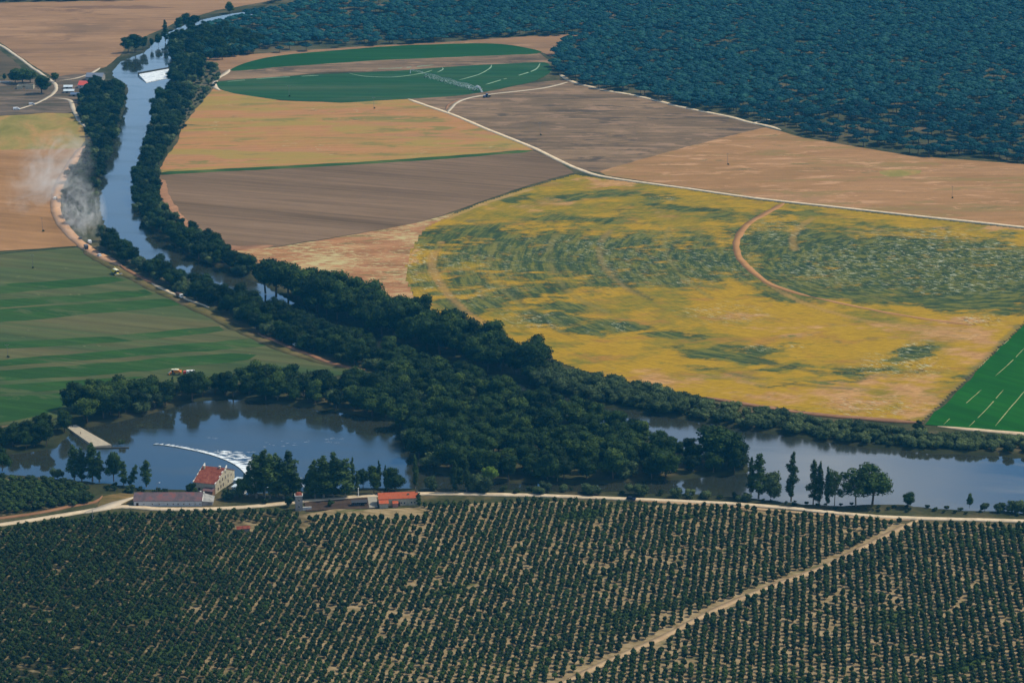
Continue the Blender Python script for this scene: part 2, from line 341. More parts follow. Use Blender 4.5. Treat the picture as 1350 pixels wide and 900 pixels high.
m_of = field_mat('orange_wheat', [(144, 120, 64), (160, 120, 68), (168, 118, 74), (158, 118, 78)], 70, 4, R(-6), .10, .05, 8, fleck=((176, 170, 134), .84, 3), patch=(((150, 128, 62), .50, 45), ((116, 112, 58), .55, 26), ((78, 86, 58), .62, 14)))
S('field', [(282, 116), (310, 124), (370, 133), (450, 136), (538, 131), (600, 152), (660, 176), (704, 198), (600, 207), (480, 214), (350, 220), (210, 228), (216, 212), (234, 188), (240, 168), (262, 140), (276, 122)], m_of, smooth=False)
S('field', [(203, 232), (350, 222), (480, 216), (600, 209), (704, 199), (735, 212), (757, 228), (700, 243), (640, 264), (560, 292), (450, 312), (360, 326), (310, 330), (276, 322), (240, 300), (210, 262)], m_brown, smooth=False)
ribbon('grass_strip', [(208, 229), (350, 222), (480, 215), (600, 207), (700, 199)], 11, field_mat('strip_grass', [(40, 70, 30), (56, 84, 36), (96, 104, 50)], 30, 6, ANG0, .15), jit=2)
m_rim = field_mat('brown_rim', [(128, 92, 66), (150, 110, 80)], 20, 6, R(-50), .12, .1, 4)
ribbon('field_margin', [(206, 236), (212, 262), (240, 298), (276, 320), (310, 328), (360, 324)], 16, m_rim, jit=2)
S('field', [(538, 131), (590, 128), (640, 122), (700, 110), (745, 105), (800, 118), (880, 136), (960, 154), (1014, 170), (960, 182), (890, 200), (840, 214), (792, 228), (760, 222), (704, 198), (620, 160)], m_brown2, smooth=False)
S('field', [(1010, 168), (1060, 182), (1130, 194), (1200, 206), (1350, 217), (1520, 222), (1520, 320), (1350, 299), (1200, 283), (1000, 261), (900, 246), (800, 232), (790, 226), (840, 212), (890, 198), (960, 180)],
  field_mat('right_stubble', [(138, 106, 68), (148, 110, 70), (158, 118, 78), (152, 116, 80)], 60, 3, R(-3), .14, .05, patch=(((136, 112, 66), .53, 34), ((100, 96, 58), .60, 14), ((186, 142, 104), .56, 12))), smooth=False)
S('field', [(1160, 226), (1190, 224), (1215, 225), (1205, 231), (1170, 233)], m_yg)
S('field', [(308, 331), (360, 327), (450, 313), (560, 292), (600, 280), (570, 300), (545, 330), (538, 365), (548, 402), (520, 412), (450, 398), (400, 372), (360, 352), (330, 346)],
  field_mat('rough_pasture', [(130, 92, 58), (160, 112, 74), (176, 134, 92)], 22, 2.5, R(-6), .2, patch=(((110, 100, 60), .55, 14),), fleck=((180, 164, 116), .70, 3)), smooth=False)
m_gr = field_mat('bright_crop', [(20, 70, 12), (26, 82, 14), (34, 90, 20)], 60, 3, R(50), .07, .10, 5)
S('field', [(1352, 426), (1520, 300), (1520, 590), (1350, 571), (1290, 566), (1218, 560)], m_gr, smooth=False)
m_path = plain('dusty_path', (196, 172, 140), .95, .05, .2, .2)
for a in ([(1352, 458), (1330, 480), (1312, 496)], [(1294, 514), (1270, 535), (1244, 560)], [(1323, 514), (1300, 540), (1277, 563)], [(1356, 510), (1330, 540), (1312, 562)], [(1330, 448), (1290, 485)]):
    ribbon('wheel_track', a, .55, plain('green_path', (150, 152, 104), .95, .05, .3, .2), jit=.3, gaps=.42)
ribbon('dirt_path', [(1236, 562), (1290, 567), (1350, 572), (1450, 580)], 5, m_path, jit=1.5)
# the big pivot circle: colour attribute painted on a metre grid
PIV = [(757, 230), (800, 236), (900, 249), (1000, 264), (1200, 286), (1352, 302), (1520, 322), (1520, 296), (1352, 426), (1290, 488), (1218, 557), (1100, 549), (1020, 538), (950, 529), (850, 510), (760, 488), (700, 462), (640, 440), (590, 420), (548, 402), (536, 375), (534, 350), (542, 325), (560, 300), (600, 281), (640, 265), (700, 246)]
PIV = [p for p in PIV if p != (1520, 296)]
PIV[6] = (1420, 312); 
pg = linear(PN(PIV), 12)
pxs = np.arange(pg[:, 0].min(), pg[:, 0].max() + 3, 2.2); pys = np.arange(pg[:, 1].min(), pg[:, 1].max() + 3, 2.2)
gx, gy = np.meshgrid(pxs, pys); q = np.stack([gx.ravel(), gy.ravel()], 1); jag = (fbm(q, 12, 61) - .5) * 3
ins = sdf(q, pg) + jag < 0
U = UNP(q); X, Y = U[:, 0].copy(), U[:, 1].copy()
wx = (fbm(q, 45, 71) - .5); wy = (fbm(q, 30, 72) - .5); X += wx * 90; Y += wy * 26
def blob(lst):
    m = np.zeros(len(q))
    for cx, cy, rx, ry, st in lst:
        d = np.sqrt(((X - cx) / rx) ** 2 + ((Y - cy) / ry) ** 2); m = np.maximum(m, st * np.clip((1.4 - d) / .8, 0, 1))
    return m
G = blob([(640, 320, 70, 22, .9), (600, 375, 50, 16, .7), (720, 340, 90, 36, 1), (820, 345, 90, 38, 1), (910, 345, 70, 36, 1), (690, 385, 60, 20, .9), (745, 290, 70, 10, .7), (640, 405, 60, 10, .8), (720, 420, 60, 8, .8), (590, 318, 40, 10, .9), (1000, 285, 80, 5, .6),
          (690, 262, 30, 6, .8), (790, 256, 60, 6, .7), (900, 275, 90, 8, .8), (870, 262, 40, 5, .9), (960, 300, 30, 20, .7),
          (1060, 335, 90, 40, 1.1), (1180, 345, 110, 44, 1.1), (1290, 360, 110, 46, 1.1), (1380, 370, 80, 44, 1.1), (1020, 360, 50, 22, 1), (1100, 380, 110, 16, .9), (1260, 395, 120, 16, 1), (1350, 405, 60, 14, .9),
          (800, 431, 66, 7, 1), (880, 440, 46, 6, 1), (740, 405, 30, 8, .8), (930, 462, 60, 8, .9), (990, 468, 46, 9, 1), (900, 482, 50, 4, .5), (1060, 485, 90, 4, .8), (1120, 482, 30, 5, .6), (1040, 505, 70, 3, .7), (1130, 497, 60, 4, .6),
          (1205, 466, 34, 9, 1), (1150, 488, 46, 7, .7), (1250, 498, 20, 5, .7), (1080, 455, 60, 3, .5), (1000, 470, 20, 4, .9), (620, 400, 30, 6, .7), (700, 430, 24, 5, .7), (590, 340, 34, 14, .8), (1130, 400, 30, 6, .6)])
T = blob([(1240, 440, 70, 16, .9), (1290, 430, 60, 12, .9), (1190, 430, 70, 9, .6), (1130, 520, 120, 22, .8), (1200, 540, 70, 18, .9), (1020, 525, 80, 14, .8), (900, 505, 90, 14, .6), (800, 490, 60, 8, .6), (980, 415, 60, 8, .6), (1060, 432, 90, 7, .7), (1180, 505, 60, 14, .9),
          (760, 262, 60, 5, .6), (830, 240, 80, 5, .9), (680, 275, 50, 6, .7), (680, 425, 34, 8, .8), (870, 300, 12, 20, .3), (620, 300, 40, 8, .5), (540, 345, 8, 30, .9), (1290, 300, 70, 4, .8), (1380, 305, 60, 5, .9), (1300, 470, 50, 14, .9)])
ARCS = (([(1072, 288), (1052, 302), (1045, 316), (1048, 330)], 2.6, (150, 118, 62), .0), ([(882, 300), (876, 318), (880, 338), (900, 366), (938, 394)], 1.6, (120, 112, 58), .35), ([(806, 304), (793, 318), (790, 334), (800, 357), (826, 380), (852, 392)], 2.4, (128, 108, 62), .25),
        ([(804, 345), (812, 362), (836, 383), (860, 396)], 1.6, (52, 62, 40), .2), ([(733, 310), (724, 330), (726, 352), (740, 374), (762, 394), (800, 412)], 2.4, (120, 110, 58), .35), ([(655, 320), (645, 345), (652, 370), (680, 398), (716, 424), (740, 438)], 2, (120, 112, 56), .3),
        ([(662, 372), (690, 402), (725, 430), (760, 446)], 1.6, (60, 66, 38), .3), ([(582, 320), (570, 340), (572, 360), (590, 388), (618, 414), (640, 428)], 3, (160, 122, 68), .3), ([(590, 395), (612, 418), (625, 430)], 1.4, (70, 72, 40), .2),
        ([(970, 470), (1060, 488), (1130, 500), (1180, 505)], 2, (84, 84, 46), .4), ([(930, 485), (1030, 505), (1120, 513)], 2, (84, 84, 46), .4), ([(1010, 372), (1060, 400), (1150, 425), (1260, 436)], 3, (158, 124, 66), .3), ([(1120, 345), (1100, 362), (1115, 380), (1180, 400)], 2, (110, 104, 56), .4), ([(1220, 556), (1290, 486), (1345, 430)], 3, (100, 96, 60), .2),
        ([(1150, 548), (1230, 480), (1290, 440)], .6, (176, 142, 98), .62), ([(700, 250), (640, 268), (590, 288)], 3, (170, 136, 86), .2), ([(690, 330), (760, 345), (840, 350)], 1.5, (60, 68, 44), .5), ([(1290, 318), (1200, 312), (1120, 305)], 3, (150, 124, 56), .4), ([(1330, 328), (1240, 330)], 3, (146, 122, 50), .3))
ro = np.clip((fbm(q, 16, 80) - .38) * 3.2, 0, 1); rf = fbm(q, 6, 90)
G = np.clip(G * (.72 + .5 * ro), 0, 1.05); T = np.clip(T * (.35 + .9 * np.clip((fbm(q, 22, 101) - .35) * 3, 0, 1)), 0, 1)
ol = np.clip((fbm(q, 34, 111) - .42) * 4, 0, 1); ol = np.clip(ol + np.clip((330 - U[:, 1]) / 110, 0, .8), 0, 1)
L = lambda c: np.array(lin(c)[:3])
AC = np.zeros((len(q), 4))
for pts, wd, cc, gp_ in ARCS:
    cl_ = catmull(list(PN(pts)), False, 8); dd = segdist(q, cl_) + (fbm(q, 9, 131) - .5) * 2
    mk = np.clip((wd + 1.2 - dd) / 1.8, 0, 1) * np.clip((fbm(q, 20, 141) - gp_ * .8) * 6, 0, 1) * .85; mk = mk[:, None] + 1e-6
    AC[:, :3] = AC[:, :3] * (1 - mk) + L(cc)[None] * mk; AC[:, 3:] = np.maximum(AC[:, 3:], mk)
SPK = np.clip(blob([(1220, 335, 110, 30, 1), (1290, 350, 90, 34, 1), (1120, 350, 90, 30, .7), (1010, 310, 40, 20, .5), (1260, 375, 90, 14, .9), (880, 265, 20, 3, .9), (850, 345, 110, 34, .45), (700, 330, 40, 16, .4), (780, 325, 50, 12, .6), (820, 340, 40, 10, .6),
                (930, 350, 60, 20, .5), (880, 372, 50, 8, .6), (1300, 425, 34, 8, 1), (1210, 462, 30, 8, .7), (1050, 462, 20, 4, .9), (1190, 480, 50, 12, .8), (1150, 538, 80, 14, .5), (550, 350, 12, 34, .9), (620, 345, 70, 20, .5), (640, 390, 50, 14, .5), (690, 425, 50, 10, .7), (800, 430, 20, 5, .8), (1000, 462, 30, 5, .8), (960, 415, 60, 10, .5)]), 0, 1)
ok = ins.reshape(gx.shape); nx = len(pxs); ny = len(pys)
cell = ok[:-1, :-1] & ok[1:, :-1] & ok[:-1, 1:] & ok[1:, 1:]
i = (np.arange(ny - 1)[:, None] * nx + np.arange(nx - 1)[None])[cell]
F = np.stack([i, i + 1, i + nx + 1, i + nx], 1); used = np.unique(F); rem = np.full(len(q), -1); rem[used] = np.arange(len(used))
ZL[0] += .05
A_ = PN([(755, 232), (640, 265), (600, 282), (560, 300), (540, 325), (533, 350), (536, 375), (545, 400), (1218, 558), (1100, 550), (950, 530), (850, 512)])
PC = np.linalg.lstsq(np.c_[2 * A_, np.ones(len(A_))], (A_ ** 2).sum(1), rcond=None)[0][:2]
s = NT('pivot_wheat'); at = s.attr('mask'); sp_ = s.n('ShaderNodeSeparateColor'); s.l(at.outputs['Color'], sp_.inputs[0])
gA, tA, oA = sp_.outputs[0], sp_.outputs[1], sp_.outputs[2]
# polar coordinates round the pivot so the texture follows the sown circles
xyz = s.n('ShaderNodeSeparateXYZ'); s.l(s.coord(0), xyz.inputs[0]); dx_ = s.math('SUBTRACT', xyz.outputs[0], float(PC[0])); dy_ = s.math('SUBTRACT', xyz.outputs[1], float(PC[1]))
rad_ = s.math('SQRT', s.math('ADD', s.math('MULTIPLY', dx_, dx_), s.math('MULTIPLY', dy_, dy_))); th_ = s.math('MULTIPLY', s.math('ARCTAN2', dy_, dx_), 260.0)
def polar(a, b):
    c_ = s.n('ShaderNodeCombineXYZ'); s.l(s.math('MULTIPLY', rad_, a), c_.inputs[0]); s.l(s.math('MULTIPLY', th_, b), c_.inputs[1]); return c_.outputs[0]
nA = s.noise(s.coord(R(-4), (.45, 1, 1)), 1 / 9.0, 8, .78); nB = s.noise(s.coord(R(-4), (.5, 1, 1)), 1 / 26.0, 7, .7, .5); nP = s.noise(polar(.22, .03), 1.0, 4, .6); nP2 = s.noise(polar(.8, .06), 1.0, 3, .6)
ctr = lambda v, k: s.math('MULTIPLY', s.math('SUBTRACT', v, .5), k)
def soft(base, k1, k2, lo, hi): return s.map(s.math('ADD', s.math('ADD', base, ctr(nA, k1)), s.math('ADD', ctr(nB, k2), ctr(nP, .5))), lo, hi)
yel = s.mix(soft(oA, 2.8, 2.0, .15, .95), lin((160, 126, 26)), lin((104, 102, 34)))
yel = s.mix(s.map(nB, .52, .64), yel, lin((154, 112, 44)))
c = s.mix(soft(tA, 2.6, 1.6, .35, .85), yel, s.ramp(nA, [(.35, lin((150, 108, 64))), (.6, lin((184, 140, 88)))]))
grn = s.ramp(s.math('ADD', ctr(nA, 1.0), s.math('ADD', ctr(nP, 1.7), nB)), [(.25, lin((44, 58, 34))), (.48, lin((62, 76, 40))), (.70, lin((104, 102, 44)))])
c = s.mix(soft(gA, 2.8, 2.0, .26, .66), c, grn)
c = s.mix(1, c, s.ramp(nP2, [(.3, grey(.80)), (.7, grey(1.2))]), 'MULTIPLY')
aa = s.attr('arc'); c = s.mix(s.math('MULTIPLY', aa.outputs['Alpha'], s.map(nA, .35, .6, .35, 1)), c, aa.outputs['Color'])
c = s.mix(1, c, s.ramp(s.noise(s.coord(R(-6), (.4, 1, 1)), 1 / 2.4, 6, .8), [(.25, grey(.72)), (.75, grey(1.28))]), 'MULTIPLY')
fl = s.noise(s.coord(R(42), (.25, 1, 1)), 1 / 1.7, 3, .7)
tf = s.attr('tint').outputs['Fac']
m = s.math('MULTIPLY', s.map(fl, .585, .63), s.math('MINIMUM', s.math('MULTIPLY', tf, 1.3), 1.0))
c = s.mix(m, c, lin((176, 178, 150)))
fd = s.noise(s.coord(R(42), (.4, 1, 1)), 1 / 2.3, 3, .7)
c = s.mix(s.math('MULTIPLY', s.map(fd, .57, .62), s.math('MULTIPLY', tf, .8)), c, lin((28, 38, 30)))
M_piv = s.fin(c, .95, .05)
me = npmesh('field', np.column_stack([q[used], np.full(len(used), ZL[0])]), rem[F], M_piv, SPK[used])
a = me.attributes.new('mask', 'FLOAT_COLOR', 'POINT'); a.data.foreach_set('color', np.column_stack([G[used], T[used], ol[used] * .7, np.ones(len(used))]).astype(np.float32).ravel())
AC[:, :3] /= np.maximum(AC[:, 3:], .05) * 1.0; AC[:, :3] = np.clip(AC[:, :3], 0, .6)
a = me.attributes.new('arc', 'FLOAT_COLOR', 'POINT'); a.data.foreach_set('color', AC[used].astype(np.float32).ravel())
tag(link('field', me), kind='structure')
m_track = field_mat('bare_track', [(150, 108, 66), (170, 124, 80)], 12, 3, 0, .12)
m_faint = field_mat('faint_track', [(104, 92, 52), (138, 118, 66)], 12, 3, 0, .15)
m_dk = field_mat('dark_rut', [(50, 60, 36), (70, 74, 44)], 12, 3, 0, .15)
ribbon('dirt_track', [(1034, 268), (1006, 284), (985, 297), (972, 315), (971, 330), (980, 347), (1010, 372), (1040, 384), (1070, 392)], 5.5, m_track, jit=1)
ribbon('dirt_track', [(1070, 392), (1130, 405), (1200, 418), (1290, 430)], 4, m_track, jit=1.4)
for pts in ([(460, 97), (480, 101), (520, 102), (556, 97), (570, 93)], [(576, 96), (584, 92), (583, 89)], [(605, 106), (630, 99), (645, 91), (648, 86)], [(640, 112), (664, 105), (690, 98), (706, 92), (712, 84)], [(420, 100), (360, 103), (300, 108)], [(498, 91), (530, 90), (572, 86)]):
    ribbon('wheel_track', pts, 1.7, plain('pale_green_track', (128, 150, 124), .95, .05, .25, .1), jit=.7, gaps=.3)
# orchard, farm and bank grounds
m_os = NT('orchard_soil'); s = m_os
xg = s.n('ShaderNodeSeparateXYZ'); s.l(s.coord(), xg.inputs[0])
k1 = s.noise(s.coord(), 1 / 35.0, 5, .65); k2 = s.noise(s.coord(R(20), (.4, 1, 1)), 1 / 5.0, 5, .7)
dry = s.ramp(k2, [(.3, lin((96, 84, 52))), (.5, lin((144, 124, 92))), (.7, lin((172, 150, 116)))])
wet = s.ramp(k2, [(.3, lin((30, 36, 22))), (.52, lin((50, 50, 32))), (.62, lin((128, 112, 82)))])
fx = s.math('ADD', s.map(xg.outputs[0], -210, 0, .05, .62), s.math('MULTIPLY', k1, .9))
c = s.mix(s.map(fx, .56, .88), wet, dry)
c = s.mix(s.map(s.noise(s.coord(R(-30), (.35, 1, 1)), 1 / 22.0, 4), .58, .66), c, lin((60, 76, 34)))
M_os = s.fin(c, .95, .04)
ORCH = [(-60, 706), (60, 691), (150, 680), (330, 676), (400, 678), (440, 672), (500, 672), (560, 668), (700, 661), (830, 665), (960, 670), (1100, 684), (1200, 691), (1420, 697), (1500, 960), (-150, 960)]
S('orchard_ground', ORCH, M_os, smooth=False)
ORCH2 = [(-40, 634), (20, 632), (60, 634), (100, 640), (118, 650), (125, 662), (90, 668), (40, 674), (-40, 682)]
S('orchard_ground', ORCH2, M_os)
FOR = [(-200, 6), (0, 3), (175, 1), (250, -16), (430, -18), (360, 2), (330, 22), (300, 30), (262, 40), (262, 78), (300, 76), (370, 71), (470, 62), (600, 55), (700, 48), (772, 47), (752, 54), (738, 64), (726, 78), (728, 92), (742, 104), (775, 115), (850, 128), (950, 150), (1008, 163), (1060, 180), (1130, 192), (1200, 205), (1350, 215), (1480, 222), (1480, -45), (-200, -45)]
m_ff = field_mat('forest_floor', [(52, 58, 40), (74, 74, 50), (106, 90, 66)], 40, 2, 0, .25)
o = sheet('forest_floor', FOR, m_ff, z=.13, smooth=False)
m_scrub = field_mat('scrub_ground', [(66, 70, 48), (92, 86, 62), (110, 94, 76)], 14, 2, R(-40), .3)
S('scrub_ground', [(262, 98), (284, 92), (292, 100), (282, 112), (276, 124), (258, 144), (240, 168), (226, 182), (215, 176), (226, 150), (240, 122)], m_scrub)
S('farm_ground', [(-60, 108), (20, 106), (60, 104), (110, 98), (120, 112), (104, 128), (98, 148), (60, 149), (20, 152), (-60, 151)], field_mat('farm_yard', [(70, 66, 50), (98, 84, 70), (126, 108, 90)], 16, 3, 0, .25))
S('farm_ground', [(134, 655), (160, 650), (178, 652), (176, 664), (150, 666), (128, 668)], field_mat('weedy_yard', [(70, 74, 40), (110, 92, 56), (140, 112, 72)], 10, 2, 0, .25))
S('farm_ground', [(400, 662), (440, 659), (484, 657), (500, 662), (498, 670), (440, 672), (402, 674)], field_mat('dark_yard', [(54, 44, 36), (72, 58, 48), (88, 74, 62)], 10, 2, 0, .25))
S('concrete_yard', [(484, 654), (496, 653), (498, 669), (487, 670)], plain('worn_concrete', (150, 144, 132), .9, .1, .12, .3), smooth=False, jit=0)
# roads
m_road = plain('white_gravel_road', (204, 182, 152), .95, .05, .22, .25)
m_road2 = plain('pale_gravel_road', (188, 172, 150), .95, .05, .15, .08)
ribbon('dirt_road', [(538, 131), (560, 139), (600, 153), (640, 170), (700, 194), (735, 211), (762, 223), (800, 234), (900, 248), (1000, 262), (1100, 273), (1200, 284), (1350, 300), (1500, 318)], 4.6, m_road, jit=.4)
ribbon('dirt_road', [(738, 98), (748, 105), (760, 110), (775, 114), (800, 120), (830, 125), (870, 134), (900, 142), (960, 154), (985, 161), (1010, 166), (1030, 172)], 5, m_road, jit=.8)
ribbon('dirt_road', [(990, 163), (1005, 160), (1018, 157)], 4, m_road, jit=.8)
ribbon('dirt_track', [(590, 149), (602, 136), (618, 130), (645, 125), (690, 120), (720, 116), (748, 109)], 3.2, m_road2, jit=.6)
ribbon('dirt_track', [(588, 145), (592, 138), (608, 131)], 2.4, m_rim, jit=.6)
ribbon('dirt_road', [(-40, 698), (0, 692), (60, 683), (120, 673), (160, 668), (210, 671), (270, 671), (330, 668), (390, 662), (450, 657), (485, 654), (560, 651), (700, 653), (830, 658), (900, 661), (960, 664), (1040, 670), (1130, 679), (1200, 683), (1350, 687), (1450, 690)], 4.2, m_road, jit=.5)
ribbon('dirt_road', [(830, 660), (900, 664), (960, 668), (1040, 675), (1130, 683), (1200, 686)], 3.0, field_mat('verge', [(150, 122, 90), (180, 152, 118)], 8, 3, 0, .2), jit=1)
ribbon('dirt_track', [(112, 676), (140, 669), (165, 660), (180, 655)], 8, m_road2, jit=1)
ribbon('dirt_track', [(-40, 688), (40, 678), (90, 668), (125, 662), (135, 654)], 3, m_rim, jit=.8)
ribbon('dirt_track', [(730, 905), (760, 892), (800, 873), (870, 842), (940, 806), (1010, 776), (1080, 750), (1150, 716), (1195, 693), (1210, 686)], 4.0, field_mat('orchard_track', [(160, 134, 104), (188, 160, 124)], 10, 3, 0, .15), jit=.6)
ribbon('dirt_road', [(-40, 40), (0, 60), (20, 73), (40, 88), (52, 96), (66, 106), (74, 114), (70, 124), (50, 136), (20, 146)], 3.6, m_road2, jit=.8)
ribbon('dirt_road', [(72, 130), (92, 133), (97, 146), (104, 158), (113, 168)], 4.2, m_road2, jit=.8)
ribbon('dirt_track', [(78, 107), (100, 104), (120, 97), (132, 90)], 3, m_road2, jit=.6)
ribbon('dirt_road', [(116, 192), (104, 202), (92, 220), (80, 240), (74, 258), (74, 278), (84, 298), (100, 316), (122, 332), (150, 346), (160, 351)], 8, field_mat('dusty_road', [(176, 134, 100), (200, 156, 120)], 10, 4, R(-50), .1), jit=1)
ribbon('dirt_road', [(158, 350), (180, 363), (206, 376)], 3.5, m_rim, jit=.8)
ribbon('dirt_road', [(200, 374), (225, 386), (250, 396), (268, 402), (276, 406)], 3, m_road, jit=.8, gaps=.3)
ribbon('dirt_track', [(340, 440), (400, 465), (440, 480), (482, 488)], 4, m_rim, jit=.8)
ribbon('dirt_track', [(303, 92), (298, 97), (288, 103), (282, 110), (284, 116), (290, 120)], 5, m_road2, jit=1)
ribbon('bank_path', [(1218, 558), (1150, 553), (1080, 547), (1000, 536), (930, 524)], 5, m_rim, jit=2)
# ================================================================== TREES
def icos(sub=2):
    bm = bmesh.new(); bmesh.ops.create_icosphere(bm, subdivisions=sub, radius=1)
    V = np.array([v.co[:] for v in bm.verts]); T = np.array([[v.index for v in f.verts] for f in bm.faces]); bm.free(); return V, T
ICO1, ICO2 = icos(1), icos(2)
def crown(lobes, n, size, seed, core=.82, flat=0, ico=ICO1):
    rs = np.random.RandomState(seed); V = []; T = []; C = []; nv = 0
    L = np.array(lobes, float); area = (L[:, 3] * L[:, 4] + L[:, 4] * L[:, 5] + L[:, 3] * L[:, 5]); cnt = (n * area / area.sum()).astype(int) + 1
    ltint = rs.rand(len(L))
    if core:
        for k, l in enumerate(L):
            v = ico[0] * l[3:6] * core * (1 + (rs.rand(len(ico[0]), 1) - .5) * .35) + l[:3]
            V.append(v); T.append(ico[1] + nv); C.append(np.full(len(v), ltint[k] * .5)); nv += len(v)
    for k, l in enumerate(L):
        d = rs.randn(cnt[k], 3); d /= np.linalg.norm(d, axis=1)[:, None]
        if flat: d[:, 2] = np.abs(d[:, 2]) - flat
        r = .78 + .32 * rs.rand(cnt[k], 1); p = l[:3] + d * r * l[3:6]
        keep = np.ones(len(p), bool)
        for j, m in enumerate(L):
            if j != k: keep &= (((p - m[:3]) / m[3:6]) ** 2).sum(1) > .6
        p = p[keep]; d = d[keep]; m = len(p)
        if m == 0: continue
        nn = d + rs.randn(m, 3) * .55; nn /= np.linalg.norm(nn, axis=1)[:, None]
        a = np.cross(nn, rs.randn(m, 3)); a /= np.linalg.norm(a, axis=1)[:, None] + 1e-9; b = np.cross(nn, a)
        s_ = size * (.6 + .8 * rs.rand(m, 1))
        ang = rs.rand(m, 1)*.6
        tri = np.stack([p + a * s_, p - a * s_ * .5 + b * s_ * (.8 - ang * .3), p - a * s_ * .5 - b * s_ * (.7 + ang * .2)], 1)
        V.append(tri.reshape(-1, 3)); T.append(np.arange(3 * m).reshape(-1, 3) + nv)
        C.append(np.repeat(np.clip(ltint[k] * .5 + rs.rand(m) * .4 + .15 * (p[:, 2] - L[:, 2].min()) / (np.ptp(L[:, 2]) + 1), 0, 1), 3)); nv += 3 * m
    return np.vstack(V), np.vstack(T), np.concatenate(C)
def trunkmb(segs, mat, n=6):
    mb = MB()
    for a, b, r0, r1 in segs: mb.tube(a, b, r0, r1, mat, n)
    return mb
M_bark = plain('bark', (84, 72, 58), .95, .05, .25, 2); M_barkp = plain('pine_bark', (96, 70, 54), .95, .05, .2, 2); M_barkg = plain('poplar_bark', (120, 112, 96), .9, .1, .2, 2)
M_fo = {'broad': foliage('broadleaf_foliage', (22, 38, 14), (46, 68, 24), (98, 114, 44)), 'poplar': foliage('poplar_foliage', (34, 50, 22), (60, 80, 34), (96, 112, 54)),
        'willow': foliage('willow_foliage', (44, 58, 36), (72, 88, 52), (110, 122, 74)), 'pine': foliage('pine_foliage_hazed', (10, 42, 52), (24, 70, 74), (56, 102, 82)),  # pine tones shifted to blue: distance haze put into the leaf colour
        'fruit': foliage('fruit_foliage', (36, 50, 20), (62, 82, 34), (104, 116, 56)), 'shrub': foliage('shrub_foliage', (30, 44, 22), (54, 68, 34), (84, 92, 50)),
        'lime': foliage('pale_foliage', (60, 84, 26), (96, 120, 34), (130, 146, 50))}
def broad(seed, Hh=14, W=5.2, dens=2600, nl=15, open_=False):
    rs = np.random.RandomState(seed); lob = []
    for k in range(nl):
        a = rs.rand() * 6.283; u = rs.rand(); zz = Hh * (.28 + .60 * u); rmax = W * math.sqrt(max(.05, 1 - ((u - .38) / .72) ** 2)) * .72
        r = rmax * rs.rand() ** .5; sz = W * (.30 + .22 * rs.rand()); lob.append((r * math.cos(a), r * math.sin(a), zz, sz, sz, sz * .8))
    lob.append((0, 0, Hh * .55, W * .6, W * .6, Hh * .3))
    if open_: lob = [(a, b, c, d * .72, e * .72, f * .72) for a, b, c, d, e, f in lob[:-1]]
    segs = [((0, 0, -.3), (rs.randn() * .3, rs.randn() * .3, Hh * .35), .35, .24)]
    tp = segs[0][1]
    for l in lob[:6]: segs.append((tp, (l[0], l[1], l[2]), .18, .07))
    return lob, segs
def poplar(seed, Hh=20, W=2.2):
    rs = np.random.RandomState(seed); lob = []; n = 22
    for k in range(n):
        u = k / (n - 1); env = W * (.55 + .5 * math.sin(math.pi * min(1, u * .9 + .12))) * (1 if u < .8 else 1 - 1.6 * (u - .8))
        a = rs.rand() * 6.283; r = env * .55 * rs.rand(); sz = env * (.40 + .28 * rs.rand())
        if 0 < k < n - 1 and rs.rand() < .10: continue
        lob.append((r * math.cos(a), r * math.sin(a), Hh * (.14 + .82 * u), sz, sz, Hh * (.045 + .03 * rs.rand())))
    return lob, [((0, 0, -.3), (0, 0, Hh * .9), .32, .06)]
def bush(seed, Hh=5, W=3.2, nl=8):
    rs = np.random.RandomState(seed); lob = []
    for k in range(nl):
        a = rs.rand() * 6.283; r = W * .62 * rs.rand() ** .5; sz = W * (.34 + .2 * rs.rand()); lob.append((r * math.cos(a), r * math.sin(a), Hh * (.25 + .5 * rs.rand()), sz, sz, sz * .85))
    return lob, [((0, 0, -.3), (l[0] * .7, l[1] * .7, l[2]), .12, .05) for l in lob[:4]]
def pine(seed):
    rs = np.random.RandomState(seed); lob = []; W = 5.2 + rs.rand(); Hh = 8.4
    for k in range(8):
        a = k * .785 + rs.rand() * .5; r = W * (.48 + .16 * rs.rand()); sz = W * (.36 + .12 * rs.rand()); lob.append((r * math.cos(a), r * math.sin(a), Hh * (.72 + .05 * rs.rand()), sz, sz, 1.25))
    lob.append((0, 0, Hh * .80, W * .6, W * .6, 2.2))
    segs = [((0, 0, -.3), (.2, .1, Hh * .62), .34, .24)] + [((.2, .1, Hh * .5), (l[0] * .75, l[1] * .75, l[2]), .16, .08) for l in lob[:8:2]]
    return lob, segs
def fruit(seed):
    rs = np.random.RandomState(seed); lob = []
    for k in range(5):
        a = k * 1.257 + rs.rand(); r = .55 + .25 * rs.rand(); lob.append((r * math.cos(a), r * math.sin(a), 1.5 + 1.1 * rs.rand(), .85, .85, .8))
    lob.append((0, 0, 2.2, 1.1, 1.1, 1.25))
    return lob, [((0, 0, -.2), (.05, .03, 1.3), .11, .08)]
LIB = {}
def addlib(key, lst, fol, bark, n, size, core=.82, ico=ICO1, flat=0):
    out = []
    for k, (lob, segs) in enumerate(lst):
        V, T, C = crown(lob, n, size, 100 + k, core, flat, ico)
        me = npmesh('crown', V, T, M_fo[fol], C); tmb = trunkmb(segs, bark); to = tmb.build('trunk'); tm = to.data; bpy.data.objects.remove(to)
        out.append((tm, me, (V, T, C)))
    LIB[key] = out
addlib('broad', [broad(k, 14, 5.0 + (k % 3) * .7) for k in range(8)], 'broad', M_bark, 2600, .42)
addlib('lime', [broad(40, 9, 3.6)], 'lime', M_bark, 1600, .4)
